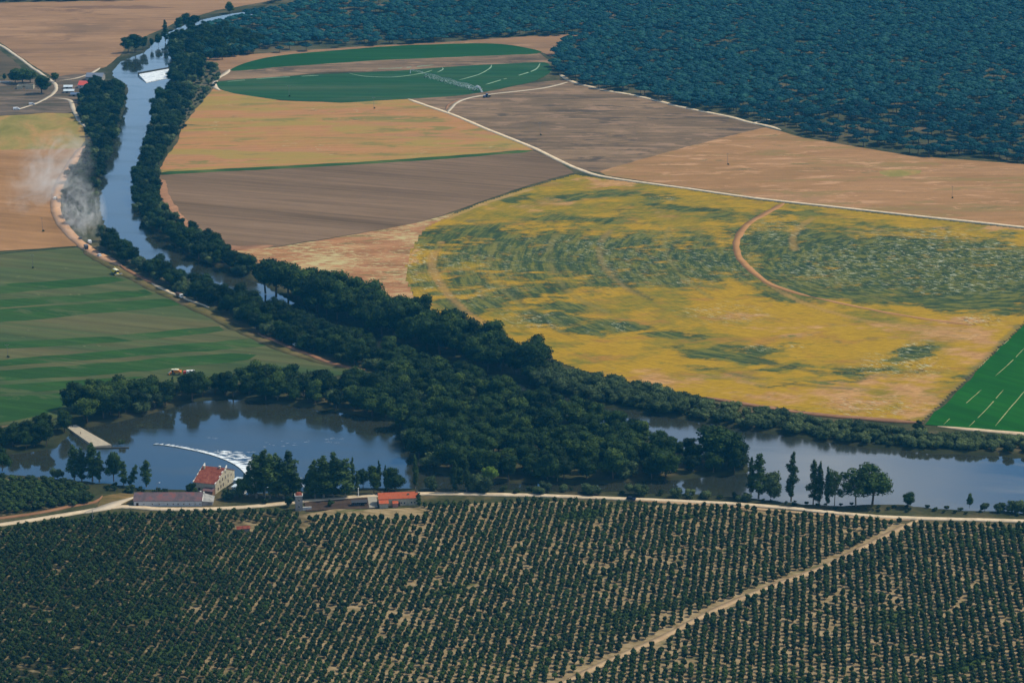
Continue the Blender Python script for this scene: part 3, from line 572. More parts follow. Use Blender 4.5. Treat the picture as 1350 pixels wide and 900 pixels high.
addlib('open', [broad(20 + k, 20, 7.5, nl=26, open_=True) for k in range(2)], 'poplar', M_barkg, 3600, .42, .5)
addlib('poplar', [poplar(k, 20, 2.7 + .4 * (k % 2)) for k in range(5)], 'poplar', M_barkg, 1700, .40, .7)
addlib('willow', [bush(k, 7, 4.2, 10) for k in range(5)], 'willow', M_bark, 1300, .40)
addlib('shrub', [bush(50 + k, 3.2, 2.2, 6) for k in range(4)], 'shrub', M_bark, 420, .34)
addlib('pine', [pine(k) for k in range(6)], 'pine', M_barkp, 420, .62, .86, ICO1, .25)
addlib('fruit', [fruit(k) for k in range(6)], 'fruit', M_bark, 130, .36, .8)
NOMH = {'broad': 14, 'lime': 9, 'open': 20, 'poplar': 20, 'willow': 7, 'shrub': 3.2, 'pine': 9.3, 'fruit': 3.4}
NAME = {'broad': 'broadleaf_tree', 'lime': 'pale_green_tree', 'open': 'open_crowned_tree', 'poplar': 'poplar_tree', 'willow': 'willow_tree', 'shrub': 'shrub', 'pine': 'stone_pine', 'fruit': 'orchard_tree'}
CAT = {'shrub': 'shrub'}
COUNT = {}
def plant(kind, xy, h, wf=1.0, label=None, group=None, var=None, lean=0.0, z=0.0, parts=True):
    L = LIB[kind]; v = L[(random.randrange(len(L)) if var is None else var) % len(L)]
    sc = h / NOMH[kind]; o = empty(NAME[kind], (xy[0], xy[1], z), random.random() * 6.28, label, CAT.get(kind, 'tree'), group)
    o.scale = (sc * wf, sc * wf, sc)
    if lean: o.rotation_euler = (0, lean, 0)
    link('trunk', v[0], o); link('crown', v[1], o); COUNT[kind] = COUNT.get(kind, 0) + 1; return o
def scatter(poly_px, d, jit=.35, seed=0):
    g = PN(poly_px); rs = np.random.RandomState(seed); x0, y0 = g.min(0); x1, y1 = g.max(0); pts = []
    ny_ = int((y1 - y0) / (d * .87)) + 2
    for r in range(ny_):
        for x in np.arange(x0 + (r % 2) * d / 2, x1 + d, d): pts.append((x, y0 + r * d * .87))
    pts = np.array(pts) + rs.randn(len(pts), 2) * d * jit * .6
    return pts[inpoly(pts, g)]
PEND = {}
def belt(poly, d, kinds, h, label, group, seed=0, wf=1.15, hfun=None):
    pts = scatter(poly, d, seed=seed); wd = waterd(pts)
    for (x, y), w_ in zip(pts, wd):
        if w_ < .3: continue
        k = random.choices([a for a, b in kinds], [b for a, b in kinds])[0]
        hh = (h[0] + (h[1] - h[0]) * random.random() ** 1.2)
        if hfun: hh *= hfun(x, y)
        if k == 'willow': hh *= .62
        if k == 'shrub': hh *= .3
        PEND.setdefault(k, []).append((hh * CP / math.hypot(x, y), (x, y), hh, wf * (.85 + .3 * random.random()), label[k] if isinstance(label, dict) else label, group))
def lab(place): return {'broad': 'dark green leafy tree ' + place, 'willow': 'low grey-green willow ' + place, 'poplar': 'narrow upright poplar ' + place, 'shrub': 'small green shrub ' + place, 'lime': 'pale green tree ' + place}
B8 = (('broad', 8), ('willow', 3))
belt([(124, 108), (140, 116), (182, 122), (192, 136), (180, 150), (167, 175), (160, 205), (150, 230), (138, 255), (124, 285), (112, 302), (92, 290), (90, 266), (98, 240), (112, 212), (122, 190), (116, 172), (106, 152), (106, 134), (112, 124)], 10.5, B8, (10, 17), lab('in the belt between the farm and the upper river'), 'trees on the left bank of the upper river', 1)
belt([(226, 56), (262, 42), (300, 44), (345, 58), (330, 72), (268, 84), (290, 92), (268, 102), (250, 112), (234, 122), (226, 104), (218, 84)], 12, B8, (10, 16), lab('above the upper weir on the right bank'), 'trees above the upper weir', 2)
belt([(232, 122), (248, 116), (254, 130), (240, 156), (232, 186), (214, 205), (207, 232), (204, 260), (218, 284), (250, 306), (290, 332), (330, 352), (330, 366), (300, 360), (262, 344), (225, 327), (196, 312), (178, 290), (170, 268), (178, 240), (190, 210), (200, 178), (203, 148), (212, 132)], 8.6, (('broad', 6), ('willow', 4)), (10, 15), lab('on the right bank below the upper weir'), 'trees on the right bank of the upper river', 3)
belt([(134, 322), (150, 328), (190, 352), (240, 374), (300, 394), (330, 405), (400, 420), (470, 446), (540, 476), (600, 502), (520, 505), (470, 486), (400, 463), (340, 438), (288, 410), (230, 384), (175, 354), (140, 333)], 8.2, (('broad', 7), ('willow', 5)), (11, 16), lab('between the striped green field and the river'), 'trees along the striped green field', 4)
belt([(345, 384), (385, 382), (440, 394), (500, 412), (560, 434), (640, 459), (700, 482), (730, 500), (665, 506), (600, 486), (520, 460), (450, 430), (390, 408), (352, 400)], 11, (('broad', 9), ('poplar', 0.5)), (17, 24), lab('in the tall row below the yellow circular field'), 'tall trees below the yellow field', 5)
belt([(705, 484), (760, 498), (860, 519), (950, 536), (1100, 559), (1215, 573), (1350, 582), (1420, 588), (1420, 600), (1200, 590), (1100, 580), (1000, 565), (870, 544), (760, 524), (700, 505)], 5.2, (('willow', 7), ('shrub', 4)), (9, 13.5), lab('in the hedge along the far bank right of the grove'), 'far bank hedge', 6, 1.25, lambda x, y: 1.1 if UNP(np.array([[x, y]]))[0, 0] < 900 else .78)
belt([(480, 512), (600, 502), (700, 525), (770, 550), (860, 580), (930, 597), (982, 605), (988, 621), (900, 632), (780, 637), (660, 636), (580, 625), (550, 602), (530, 575), (505, 545)], 10.5, (('broad', 9), ('willow', 2), ('poplar', .5)), (12, 18), lab('in the grove in the middle of the river'), 'grove in the middle of the river', 7, 1.15, lambda x, y: .60 if 878 < UNP(np.array([[x, y]]))[0, 0] < 940 else 1.0)
belt([(-30, 594), (-30, 576), (30, 568), (75, 560), (88, 568), (70, 586), (30, 593)], 9.5, B8, (9, 14), lab('at the left end of the pond, left of the concrete slab'), 'trees left of the concrete slab', 8)
belt([(94, 538), (180, 525), (215, 518), (290, 508), (400, 506), (490, 512), (530, 532), (522, 557), (440, 543), (300, 527), (230, 537), (180, 550), (120, 562), (94, 557)], 10, (('broad', 9), ('willow', 2), ('poplar', .6)), (12, 18), lab('on the far bank of the pond behind the curved weir'), 'trees behind the curved weir', 9)
belt([(404, 655), (440, 654), (560, 649), (660, 650), (660, 644), (560, 641), (480, 640), (410, 645)], 7.5, (('broad', 5), ('poplar', 5), ('willow', 2)), (12, 19), lab('on the near bank behind the orange-roofed cottage'), 'trees behind the cottage', 10, .95)
belt([(660, 650), (830, 654), (960, 660), (985, 662), (985, 655), (830, 648), (660, 645)], 7, (('shrub', 6), ('willow', 4)), (6, 12), lab('on the near bank beside the gravel road'), 'low growth beside the gravel road', 11)
belt([(988, 662), (1100, 672), (1200, 676), (1350, 680), (1350, 674), (1200, 667), (1100, 665), (1010, 658)], 6.5, (('shrub', 1),), (4, 7), lab('on the grassy near bank under the right poplars'), 'shrubs on the right near bank', 12, 1.2)
belt([(140, 640), (200, 645), (255, 650), (250, 657), (180, 652), (140, 646)], 5.5, (('shrub', 1),), (6, 9), lab('on the bank between the long building and the pond'), 'shrubs by the pond', 13, 1.2)
belt([(262, 98), (290, 95), (284, 112), (258, 146), (236, 180), (222, 184), (232, 150), (246, 120)], 9, (('shrub', 6), ('willow', 2)), (5, 11), lab('on the scrubby slope between river and orange field'), 'scrub on the slope', 14, 1.2)
def one(kind, px, py, h, label, wf=1.0, var=None, lean=0.0, group=None): 
    p = P(px, py); return plant(kind, (p.x, p.y), h, wf, label, group, var, lean)
for a in ((169, 70, 19, 'big round tree at the left corner of the upper pool'), (178, 69, 21, 'tallest round tree on the bare bank above the upper weir'), (189, 66, 15, 'rounded tree right of the tallest one above the upper weir')):
    one('broad', *a, wf=1.2)
one('broad', 200, 63, 11, 'small tree left of the lone poplar on the upper river', .7); one('broad', 209, 60, 13, 'slim tree touching the lone poplar on the upper river', .7)
one('poplar', 218, 55, 24, 'tall dark lone poplar standing above the upper river', 1.5, 0)
one('broad', 303, 18, 14, 'lone round tree at the top between tan field and river bend', 1.1)
for a in ((236, 40, 15), (246, 36, 17), (257, 36, 16), (252, 44, 14)): one('broad', *a, 'dark tree in the clump beside the top end of the river', 1.1, group='clump at the top end of the river')
for a in ((20, 110, 15, 'left tree of the big farm clump'), (30, 111, 18, 'tall middle tree of the farm clump'), (40, 110, 15, 'right tree of the farm clump by the white road')): one('broad', *a, wf=1.4)
one('broad', 55, 124, 20, 'large dark tree standing in front of the farm clump', 1.35); one('broad', 73, 109, 11, 'small round tree beside the road at the farm', 1.1); one('broad', 6, 106, 7, 'small dark tree at the left edge near the farm', .8)
one('open', 131, 318, 14, 'tree leaning over the water beside the dust cloud', .8, 0, .15)
for k, (px, py, h, v) in enumerate(((328, 654, 17, 0), (338, 656, 24, 1), (348, 654, 26, 2), (356, 657, 25, 3), (366, 655, 24, 4), (374, 657, 21, 1), (383, 655, 26, 2), (392, 658, 15, 3))):
    one('poplar', px, py, h, 'poplar in the tight clump between the mill and the stone tower', 1.75, v, group='poplar clump beside the mill')
one('broad', 322, 656, 13, 'dark round tree just right of the mill', 1.0)
for px, py, h in ((415, 656, 21), (427, 657, 24), (440, 655, 25), (455, 656, 22)): one('poplar', px, py, h, 'poplar in the row left of the orange-roofed cottage', 1.8, group='poplars left of the cottage')
one('lime', 645, 640, 12, 'bright pale green tree on the near edge of the grove', 1.1)
for a in ((908, 612, 11, 1.0), (945, 612, 24, 1.35), (968, 613, 20, 1.2)): one('broad', a[0], a[1], a[2], 'large round dark tree at the right tip of the grove', a[3], group='big trees at the right tip of the grove')
one('poplar', 990, 654, 22, 'narrow dark poplar just right of the grove tip', 1.0, 0); one('poplar', 1000, 656, 25, 'tallest poplar beside the grove tip on the near bank', 1.3, 1); one('willow', 1016, 654, 16, 'drooping tree right of the tallest poplar', .8, 2)
one('poplar', 1043, 660, 27, 'lone slim poplar with a gap halfway, standing by itself', 1.1, 2)
one('poplar', 1072, 665, 25, 'leftmost poplar of the right-hand row', 1.0, 3); one('poplar', 1080, 666, 24, 'second poplar of the right-hand row', .9, 4); one('poplar', 1090, 667, 22, 'third poplar of the right-hand row', .8, 0)
one('open', 1100, 667, 22, 'thin multi-stemmed tree next to the row of poplars', .7, 0); one('open', 1128, 667, 25, 'wide open-crowned tree with pale fanned stems', 1.1, 1); one('broad', 1150, 664, 23, 'full dense tree at the right end of the row', 1.15, 2)
one('broad', 1197, 669, 9, 'small round tree alone on the right near bank', .95); one('broad', 1278, 669, 8, 'small lone sapling on the right shore', .6)
for a in ((1298, 673, 4.5), (1318, 674, 6), (1338, 675, 8), (1350, 676, 7)): one('willow', *a, 'bushy tree at the right end of the near shore', 1.1, group='bushes at the right end of the shore')
for a in ((98, 632, 20, 'leftmost slim tree of the pond-side row'), (108, 634, 19, 'second slim tree of the pond-side row'), (122, 634, 22, 'full slim tree in the middle of the pond-side row'), (131, 635, 17, 'thin tree right of the full one by the pond')): one('poplar', *a, wf=1.5)
one('broad', 150, 634, 17, 'spreading tree standing against the blue pond', .8, 1); one('poplar', 163, 640, 14, 'short upright tree against the blue pond', 1.5); one('poplar', 170, 641, 13, 'leaning tree against the blue pond', 1.3, 1, .35); one('poplar', 193, 641, 15, 'rightmost single tree against the blue pond', 1.7)
one('broad', 3, 620, 14, 'dark tree at the left edge of the pond shore', .8); one('willow', 76, 630, 7, 'low rounded bush on the pond shore', .9); one('willow', 172, 648, 5, 'low bush under the pond-side trees', 1.1)
one('broad', 252, 655, 8.5, 'dark round tree left of the mill front', 1.0); one('broad', 258, 657, 6, 'small tree touching the mill front', 1.0); one('willow', 302, 658, 7, 'dark bushy tree in front of the mill side wall', 1.1); one('willow', 312, 658, 6, 'bush below the white sluice hut', 1.1)
one('broad', 381, 668, 6.5, 'dark tree left of the stone tower', 1); one('broad', 436, 668, 4.5, 'small tree in the yard between tower and cottage', 1); one('poplar', 552, 668, 8, 'dark slim cypress at the right end of the cottage', 1.6); one('shrub', 350, 664, 3.5, 'single bush by the lamp post', 1)
one('broad', 1210, 571, 8, 'taller dark bush at the corner of the bright green field', 1.1)
one('willow', 161, 586, 3.4, 'green bush growing on the weir crest', 1.1)
def bake(kind, pts, hs, wf, name, label, cat, tintvar=.35, trunks=True):
    tintvar *= 1.8; L = LIB[kind]; n = len(pts); vi = RS.randint(0, len(L), n); Vs = []; Ts = []; Cs = []; nv = 0; TV = []; TF = []; tn = 0
    rz = RS.rand(n) * 6.28; tt = RS.rand(n)
    for k in range(len(L)):
        sel = np.where(vi == k)[0]; V, T, C = L[k][2]
        s_ = (hs[sel] / NOMH[kind]); w_ = s_ * wf[sel]; c_, n_ = np.cos(rz[sel]), np.sin(rz[sel])
        X = (V[None, :, 0] * c_[:, None] - V[None, :, 1] * n_[:, None]) * w_[:, None] + pts[sel, 0][:, None]
        Y = (V[None, :, 0] * n_[:, None] + V[None, :, 1] * c_[:, None]) * w_[:, None] + pts[sel, 1][:, None]
        Z = V[None, :, 2] * s_[:, None]
        Vs.append(np.stack([X, Y, Z], 2).reshape(-1, 3)); Ts.append((T[None] + (np.arange(len(sel)) * len(V))[:, None, None] + nv).reshape(-1, 3)); nv += len(sel) * len(V)
        Cs.append(np.clip(C[None] * .8 + (tt[sel] - .5)[:, None] * tintvar + .1, 0, 1).ravel())
    V = np.vstack(Vs); T = np.vstack(Ts); C = np.concatenate(Cs)
    if trunks:      # a four-sided stem per tree, same mesh
        r = .03 * hs; a = np.array([0, 1.571, 3.142, 4.712]); ring = np.stack([np.cos(a), np.sin(a)], 1)
        b = np.stack([pts[:, None, 0] + ring[None, :, 0] * r[:, None], pts[:, None, 1] + ring[None, :, 1] * r[:, None]], 2)
        lo = np.concatenate([b, np.full((n, 4, 1), -.2)], 2); hi = np.concatenate([b, np.broadcast_to((hs * .6)[:, None, None], (n, 4, 1))], 2)
        SV = np.concatenate([lo, hi], 1).reshape(-1, 3); base = (np.arange(n) * 8)[:, None, None]
        ft = np.array([[0, 1, 5], [0, 5, 4], [1, 2, 6], [1, 6, 5], [2, 3, 7], [2, 7, 6], [3, 0, 4], [3, 4, 7]])
        SF = (ft[None] + base).reshape(-1, 3) + len(V); nf = len(T)
        V = np.vstack([V, SV]); T = np.vstack([T, SF]); C = np.concatenate([C, np.zeros(len(SV))])
    me = npmesh(name, V, T, L[0][1].materials[0], C)
    if trunks:
        me.materials.append(L[0][0].materials[0]); mi = np.zeros(len(T), np.int32); mi[nf:] = 1; me.polygons.foreach_set('material_index', mi)
    return tag(link(name, me), label, cat, None, 'stuff')
for kind, lst in PEND.items():
    lst.sort(key=lambda a: -a[0]); room = max(0, 296 - COUNT.get(kind, 0))
    for a in lst[:room]: plant(kind, a[1], a[2], a[3], a[4], a[5])
    if lst[room:]:
        r_ = lst[room:]
        bake(kind, np.array([a[1] for a in r_]), np.array([a[2] for a in r_]), np.array([a[3] for a in r_]), 'riverside_thicket', {'broad': 'dense dark green leafy growth filling the belts along the upper river', 'willow': 'dense grey-green bushy growth along the river banks', 'shrub': 'scattered low green scrub along the river banks', 'poplar': 'slim upright trees mixed into the river belts'}[kind], 'thicket', .5)
# ---- stone pines
g = scatter(FOR, 11.5, .42, 77); U = UNP(g)
gap = fbm(g, 55, 200); fine = fbm(g, 16, 210)
edge = np.clip((U[:, 1] - 120) / 90, 0, 1) * (U[:, 0] > 950)
leftg = np.clip(1 - np.abs(U[:, 0] - 400) / 150, 0, 1) * (U[:, 1] < 75)
prob = .97 - .55 * edge * (fine > .42) - .75 * leftg * (gap > .5) - .8 * ((gap > .66) & (fine > .55))
keep = RS.rand(len(g)) < prob; keep &= waterd(g) > 4; keep &= (U[:, 0] > -60) & (U[:, 0] < 1420)
g = g[keep]; U = U[keep]; dist = np.hypot(g[:, 0], g[:, 1]); order = np.argsort(dist)
infr = [k for k in order if 0 < U[k, 0] < 1350 and U[k, 1] < 224][:295]; infs = set(infr)
for k in infr:
    lft = U[k, 0] < 1000
    plant('pine', g[k], 7.5 + 3.2 * random.random(), .95 + .3 * random.random(), 'round-topped stone pine on the edge of the forest, left of the road fork' if lft else 'umbrella-shaped stone pine at the near edge of the forest above the tan field', 'stone pines along the edge of the forest')
rest = np.array([k for k in range(len(g)) if k not in infs])
# lighter crowns for the far ones
L0 = LIB['pine']; LIB['pine'] = []
for k, (lob, segs) in enumerate([pine(k) for k in range(6)]):
    V, T, C = crown(lob, 90, 1.0, 300 + k, .92, .25, ICO1); LIB['pine'].append((L0[k][0], L0[k][1], (V, T, C)))
bake('pine', g[rest], 7.5 + 3 * RS.rand(len(rest)), 1 + .3 * RS.rand(len(rest)), 'pine_forest', 'unbroken dark blue-green pine forest covering the upper right', 'forest')
# ---- orchard
dv = np.array([(1080 - 675) / FPX, CP + (450 - YH) / FPX * SP]); dv /= np.hypot(*dv); pv = np.array([dv[1], -dv[0]])
ORG = np.array(P(800, 780)[:2]); rows = np.arange(-110, 140); st = np.arange(-60, 80)
ii, jj = np.meshgrid(rows, st); ii = ii.ravel(); jj = jj.ravel()
og = ORG + pv * (ii * 3.75)[:, None] + dv * (jj * 4.3 - ii * 1.8 % 4.3)[:, None]
og = og + RS.randn(len(og), 2) * [.28, .4]
orp = PN(ORCH); U = UNP(og)
track = PN([(700, 918), (760, 892), (800, 873), (870, 842), (940, 806), (1010, 776), (1080, 750), (1150, 716), (1195, 693), (1210, 686)])
keep = inpoly(og, orp) & (sdf(og, orp) < -1.2) & (segdist(og, track) > 3.6) & (U[:, 0] > -30) & (U[:, 0] < 1380) & (U[:, 1] < 925)
gp = fbm(og, 26, 400); keep &= RS.rand(len(og)) < np.where(gp > .65, .80, .965)
keep &= ~((U[:, 0] > 306) & (U[:, 0] < 336) & (U[:, 1] > 690) & (U[:, 1] < 706))
keep &= ~((U[:, 0] > 384) & (U[:, 0] < 560) & (U[:, 1] < 684))
keep &= segdist(og, PN([(560, 850), (690, 880)])) > 0
og = og[keep]; U = U[keep]; order = np.argsort(np.hypot(og[:, 0], og[:, 1]))
lush = np.clip(1 - (U[:, 0] - 150) / 500, 0, 1)
oh = 3.7 + .9 * RS.rand(len(og)) - .1 * lush; ow = .72 + .20 * RS.rand(len(og)) + .04 * lush
young = fbm(og, 18, 430) > .66; oh[young] *= .82
inf = [k for k in order if 2 < U[k, 0] < 1348 and U[k, 1] < 899][:295]; infs = set(inf)
for k in inf:
    tr = U[k, 0] > 760
    plant('fruit', og[k], oh[k], ow[k], 'small olive-green orchard tree in the bottom rows right of the diagonal track' if tr else 'small dark orchard tree in the bottom rows left of the diagonal track', 'orchard trees in the nearest rows')
rest = np.array([k for k in range(len(og)) if k not in infs])
LF = LIB['fruit']; LIB['fruit'] = []
for k in range(6):
    V, T, C = crown(fruit(k)[0], 80, .46, 500 + k, .85, 0, ICO1); LIB['fruit'].append((LF[k][0], LF[k][1], (V, T, C)))
bake('fruit', og[rest], oh[rest], ow[rest], 'orchard', 'rows of small dark green orchard trees filling the foreground', 'orchard', .5)
o2 = scatter(ORCH2, 4.3, .25, 9); o2 = o2[RS.rand(len(o2)) < .93]
bake('fruit', o2, 3.4 + RS.rand(len(o2)), 1.2 + .2 * RS.rand(len(o2)), 'orchard', 'small block of dense dark trees left of the long building', 'orchard', .5)
print('TREES', COUNT, 'pines', len(g), 'orchard', len(og))
# ================================================================== WEIRS, SLAB, FOAM
M_conc = plain('weathered_concrete', (168, 156, 136), .9, .15, .15, .4); M_conc2 = plain('dark_concrete', (70, 68, 60), .9, .15, .2, .4)
s = NT('white_water'); f = s.noise(s.coord(R(-10), (.3, 1.2, 1)), .8, 5, .7)
c = s.ramp(f, [(.36, lin((120, 140, 156))), (.5, lin((226, 230, 232))), (.8, lin((240, 242, 242)))]); M_foam = s.fin(c, .6, .3)
t = empty('weir', P(205, 101), 0, 'broad pale spillway crossing the upper river', 'weir'); bp = P(205, 101)
def rel(px, py, z): p = P(px, py, z); return (p.x - bp.x, p.y - bp.y, z)
mb = MB(); q4 = [(183, 98), (224, 90.5), (233, 100), (193, 109)]
top = [rel(*q4[0], 1.2), rel(*q4[1], 1.2), rel(*q4[2], -.6), rel(*q4[3], -.6)]
mb.solid(top + [(x, y, -3) for x, y, z_ in top], [(0, 1, 2, 3), (7, 6, 5, 4), (0, 4, 5, 1), (1, 5, 6, 2), (2, 6, 7, 3), (3, 7, 4, 0)], M_foam); mb.build('apron', t)
mb = MB(); a, b = Vector(rel(182, 97.6, 0)), Vector(rel(225, 90, 0)); n_ = (b - a).normalized().cross(Vector((0, 0, 1)))
pr = [a - n_ * 0.6, b - n_ * .6, b + n_ * 1.0, a + n_ * 1.0]
mb.solid([(v.x, v.y, -3) for v in pr] + [(v.x, v.y, 1.35) for v in pr], [(3, 2, 1, 0), (4, 5, 6, 7), (0, 1, 5, 4), (1, 2, 6, 5), (2, 3, 7, 6), (3, 0, 4, 7)], M_conc2); mb.build('crest_wall', t)
# lower curved weir
CR = [(146, 588.5), (168, 586), (190, 584.5), (215, 585), (245, 590), (275, 597), (300, 606), (316, 616), (325, 628), (326, 640)]
cg = catmull(list(PN(CR)), False, 2.5); t = empty('weir', (cg[20][0], cg[20][1], -1), 0, 'long curved stone weir with white water spilling over it', 'weir'); ox, oy = cg[20]
d = np.gradient(cg, axis=0); d /= np.hypot(d[:, 0], d[:, 1])[:, None]; nn = np.stack([-d[:, 1], d[:, 0]], 1)
V = []; n = len(cg)
for off, zz in ((-1.1, -2), (-1.1, -.5), (.2, -.5), (.5, -2)): V.append(np.column_stack([cg + nn * off - [ox, oy], np.full(n, zz)]))
V = np.vstack(V); i = np.arange(n - 1); F = np.vstack([np.stack([i + k * n, i + k * n + 1, i + (k + 1) * n + 1, i + (k + 1) * n], 1) for k in range(3)])
link('crest_wall', npmesh('crest_wall', V, F, plain('mossy_stone', (58, 56, 44), .9, .1, .25, .5)), t)
# foam: many ragged tongues, each a thin raised wedge
V = []; T = []; nv = 0; N = len(cg); rs = np.random.RandomState(5); outx = []
for k in range(8, N - 1):
    u = (k - 8) / (N - 9); base = 2.6 + 2.5 * u + 15 * math.exp(-((u - .86) / .15) ** 2)
    for r_ in range(12 if u > .5 else 6):
        p = cg[k] + d[k] * rs.rand() * 2.5; L_ = base * (.35 + rs.rand() * 1.1); dr = nn[k] * .8 + np.array([.9, -.12]) * (.3 + 1.6 * u); dr /= np.hypot(*dr)
        wd = .2 + .55 * rs.rand() * (1 + u); sd_ = np.array([-dr[1], dr[0]]); z0 = .42 - r_ * .004 if False else .44; z1 = -.93 + .002 * rs.rand()
        z1 = -.985 + .02 * rs.rand()
        st_ = p + nn[k] * .45
        mid = st_ + dr * L_ * .45
        pts = [(*(st_ - sd_ * wd * .6), -.68), (*(st_ + sd_ * wd * .6), -.68), (*(mid - sd_ * wd), z1 + .06), (*(mid + sd_ * wd), z1 + .06), (*(st_ + dr * L_), z1)]
        V += [(a_ - ox, b_ - oy, c_ + 1) for a_, b_, c_ in pts]; T += [[nv, nv + 2, nv + 1], [nv + 1, nv + 2, nv + 3], [nv + 2, nv + 4, nv + 3]]; nv += 5
for r_ in range(240):
    k = rs.randint(int(N * .45), N - 1); p = cg[k] + nn[k] * (2 + rs.rand() * 9) + np.array([rs.rand() * 26 * (k / N) ** 2, -rs.rand() * 5]); L_ = 1 + rs.rand() * 6; wd = .15 + rs.rand() * .4
    zz = -.97 + .02 * rs.rand(); V += [(p[0] - ox, p[1] - oy - wd, zz + 1), (p[0] + L_ - ox, p[1] - oy - L_ * .15, zz + 1), (p[0] + L_ * .4 - ox, p[1] - oy + wd, zz + 1)]; T.append([nv, nv + 1, nv + 2]); nv += 3
V = np.array(V); V[:, 2] -= 1
o = link('foam', npmesh('foam', V + [ox, oy, 0], np.array(T), M_foam)); tag(o, 'white foaming water below the curved weir', 'foam', None, 'stuff')
V = []; T = []; nv = 0
for (px, py, n_, sx, sy) in ((370, 583, 8, 16, 3), (335, 597, 8, 12, 3), (277, 575, 3, 3, 1), (436, 576, 7, 6, 1), (400, 580, 8, 18, 1.4)):
    for r_ in range(n_):
        p = P(px, py); x = p.x + rs.randn() * sx * .5; y = p.y + rs.randn() * sy; L_ = 1 + 3 * rs.rand(); wd = .08 + .14 * rs.rand(); zz = -.975
        V += [(x, y - wd, zz), (x + L_, y + .2, zz), (x + .4 * L_, y + wd, zz)]; T.append([nv, nv + 1, nv + 2]); nv += 3
tag(link('foam', npmesh('foam', np.array(V), np.array(T), M_foam)), 'thin drifting foam streaks on the pond right of the weir', 'foam', None, 'stuff')
# concrete slab causeway
t = P(116, 575); mb = MB(); cor = [(87, 562), (100, 559.5), (147, 586), (124, 588)]
pp = [P(a_, b_, .25) for a_, b_ in cor]; mb.solid([(p.x, p.y, -2.4) for p in pp] + [(p.x, p.y, .25) for p in pp], [(3, 2, 1, 0), (4, 5, 6, 7), (0, 1, 5, 4), (1, 2, 6, 5), (2, 3, 7, 6), (3, 0, 4, 7)], M_conc)
tag(mb.build('concrete_slab'), 'pale concrete slab running from the left bank to the weir', 'causeway')
mb = MB(); a = P(124, 588.6); b = P(170, 588); mb.box(0, (b - a).length, -.5, .5, -2.2, -.5, M_conc2)
o = mb.build('low_wall'); o.location = a; o.rotation_euler = (0, 0, math.atan2(b.y - a.y, b.x - a.x)); tag(o, 'dark low wall at the waterline joining slab and weir', 'wall')
# ================================================================== PEOPLE on the slab
M_skin = plain('skin', (170, 120, 95), .7, .2, .05); M_cl = plain('dark_clothes', (38, 36, 40), .9, .1, .1); M_cl2 = plain('brown_clothes', (70, 50, 40), .9, .1, .1)
def person(px, py, rz, label, mat, z=.25):
    V = [(0, 0, .95), (0, 0, 1.2), (0, 0, 1.45), (0, .02, 1.57), (0, .03, 1.72), (.11, 0, .88), (.13, .03, .48), (.14, 0, .06), (.14, .14, .03), (-.11, 0, .88), (-.12, -.04, .48), (-.13, -.06, .06), (-.13, .08, .03),
         (.2, 0, 1.42), (.27, .03, 1.13), (.26, .16, .9), (-.2, 0, 1.42), (-.27, .03, 1.13), (-.24, .18, .92)]
    E = [(0, 1), (1, 2), (2, 3), (3, 4), (0, 5), (5, 6), (6, 7), (7, 8), (0, 9), (9, 10), (10, 11), (11, 12), (2, 13), (13, 14), (14, 15), (2, 16), (16, 17), (17, 18)]
    rad = [.15, .14, .15, .06, .1, .09, .065, .045, .04, .09, .065, .045, .04, .06, .045, .035, .06, .045, .035]
    me = bpy.data.meshes.new('person'); me.from_pydata(V, E, []); o = link('person', me); m = o.modifiers.new('skin', 'SKIN'); o.modifiers.new('sub', 'SUBSURF').levels = 1
    for k, r_ in enumerate(rad): me.skin_vertices[0].data[k].radius = (r_, r_)
    me.skin_vertices[0].data[0].use_root = True; me.materials.append(mat)
    o.location = P(px, py, z); o.rotation_euler = (0, 0, rz); tag(o, label, 'person'); return o
person(95.5, 563, 2.5, 'person in dark clothes at the bank end of the concrete slab', M_cl); person(106.5, 572.5, 1.2, 'person in brown clothes standing midway along the concrete slab', M_cl2)
# ================================================================== BUILDINGS
def tile_mat(name, cols, sc=.5):
    s = NT(name); v = s.coord(); a = s.noise(v, sc, 5, .7); c = s.ramp(a, [(.35, lin(cols[0])), (.5, lin(cols[1])), (.65, lin(cols[2]))])
    wv = s.n('ShaderNodeTexWave', wave_type='BANDS', bands_direction='X'); wv.inputs['Scale'].default_value = 1.2; s.l(v, wv.inputs['Vector'])
    c = s.mix(1, c, s.ramp(wv.outputs['Fac'], [(0, grey(.78)), (1, grey(1.1))]), 'MULTIPLY')
    return s.fin(c, .9, .1, 0, (wv.outputs['Fac'], .4, .06))
M_tred = tile_mat('red_roof_tiles', [(104, 54, 44), (132, 70, 56), (150, 92, 70)]); M_tor = tile_mat('orange_roof_tiles', [(160, 76, 50), (184, 94, 62), (160, 92, 68)])
M_tgrey = tile_mat('old_grey_roof_tiles', [(88, 78, 82), (106, 90, 94), (132, 84, 80)], .25); M_tpale = tile_mat('pale_roof_tiles', [(128, 126, 124), (150, 148, 144), (168, 164, 158)], .4)
M_wst = plain('stone_wall', (170, 160, 138), .9, .1, .22, .7); M_wwh = plain('whitewashed_wall', (186, 186, 186), .85, .1, .12, .6); M_wgrey = plain('grey_render', (140, 134, 128), .9, .1, .2, .5)
M_win = plain('dark_window', (24, 26, 30), .2, .5, .1); M_par = plain('white_coping', (214, 210, 200), .8, .1, .08, 1)
M_brick = plain('old_brick', (128, 98, 78), .9, .1, .2, .6); M_wood = plain('dark_wood', (52, 40, 32), .8, .1, .2, 1); M_tin = plain('tin_roof', (196, 208, 216), .5, .4, .1, .3)
def frame(pa, pb):                          # origin at pixel pa, x axis towards pixel pb
    a, b = P(*pa), P(*pb); return a, math.atan2(b.y - a.y, b.x - a.x), (b - a).length
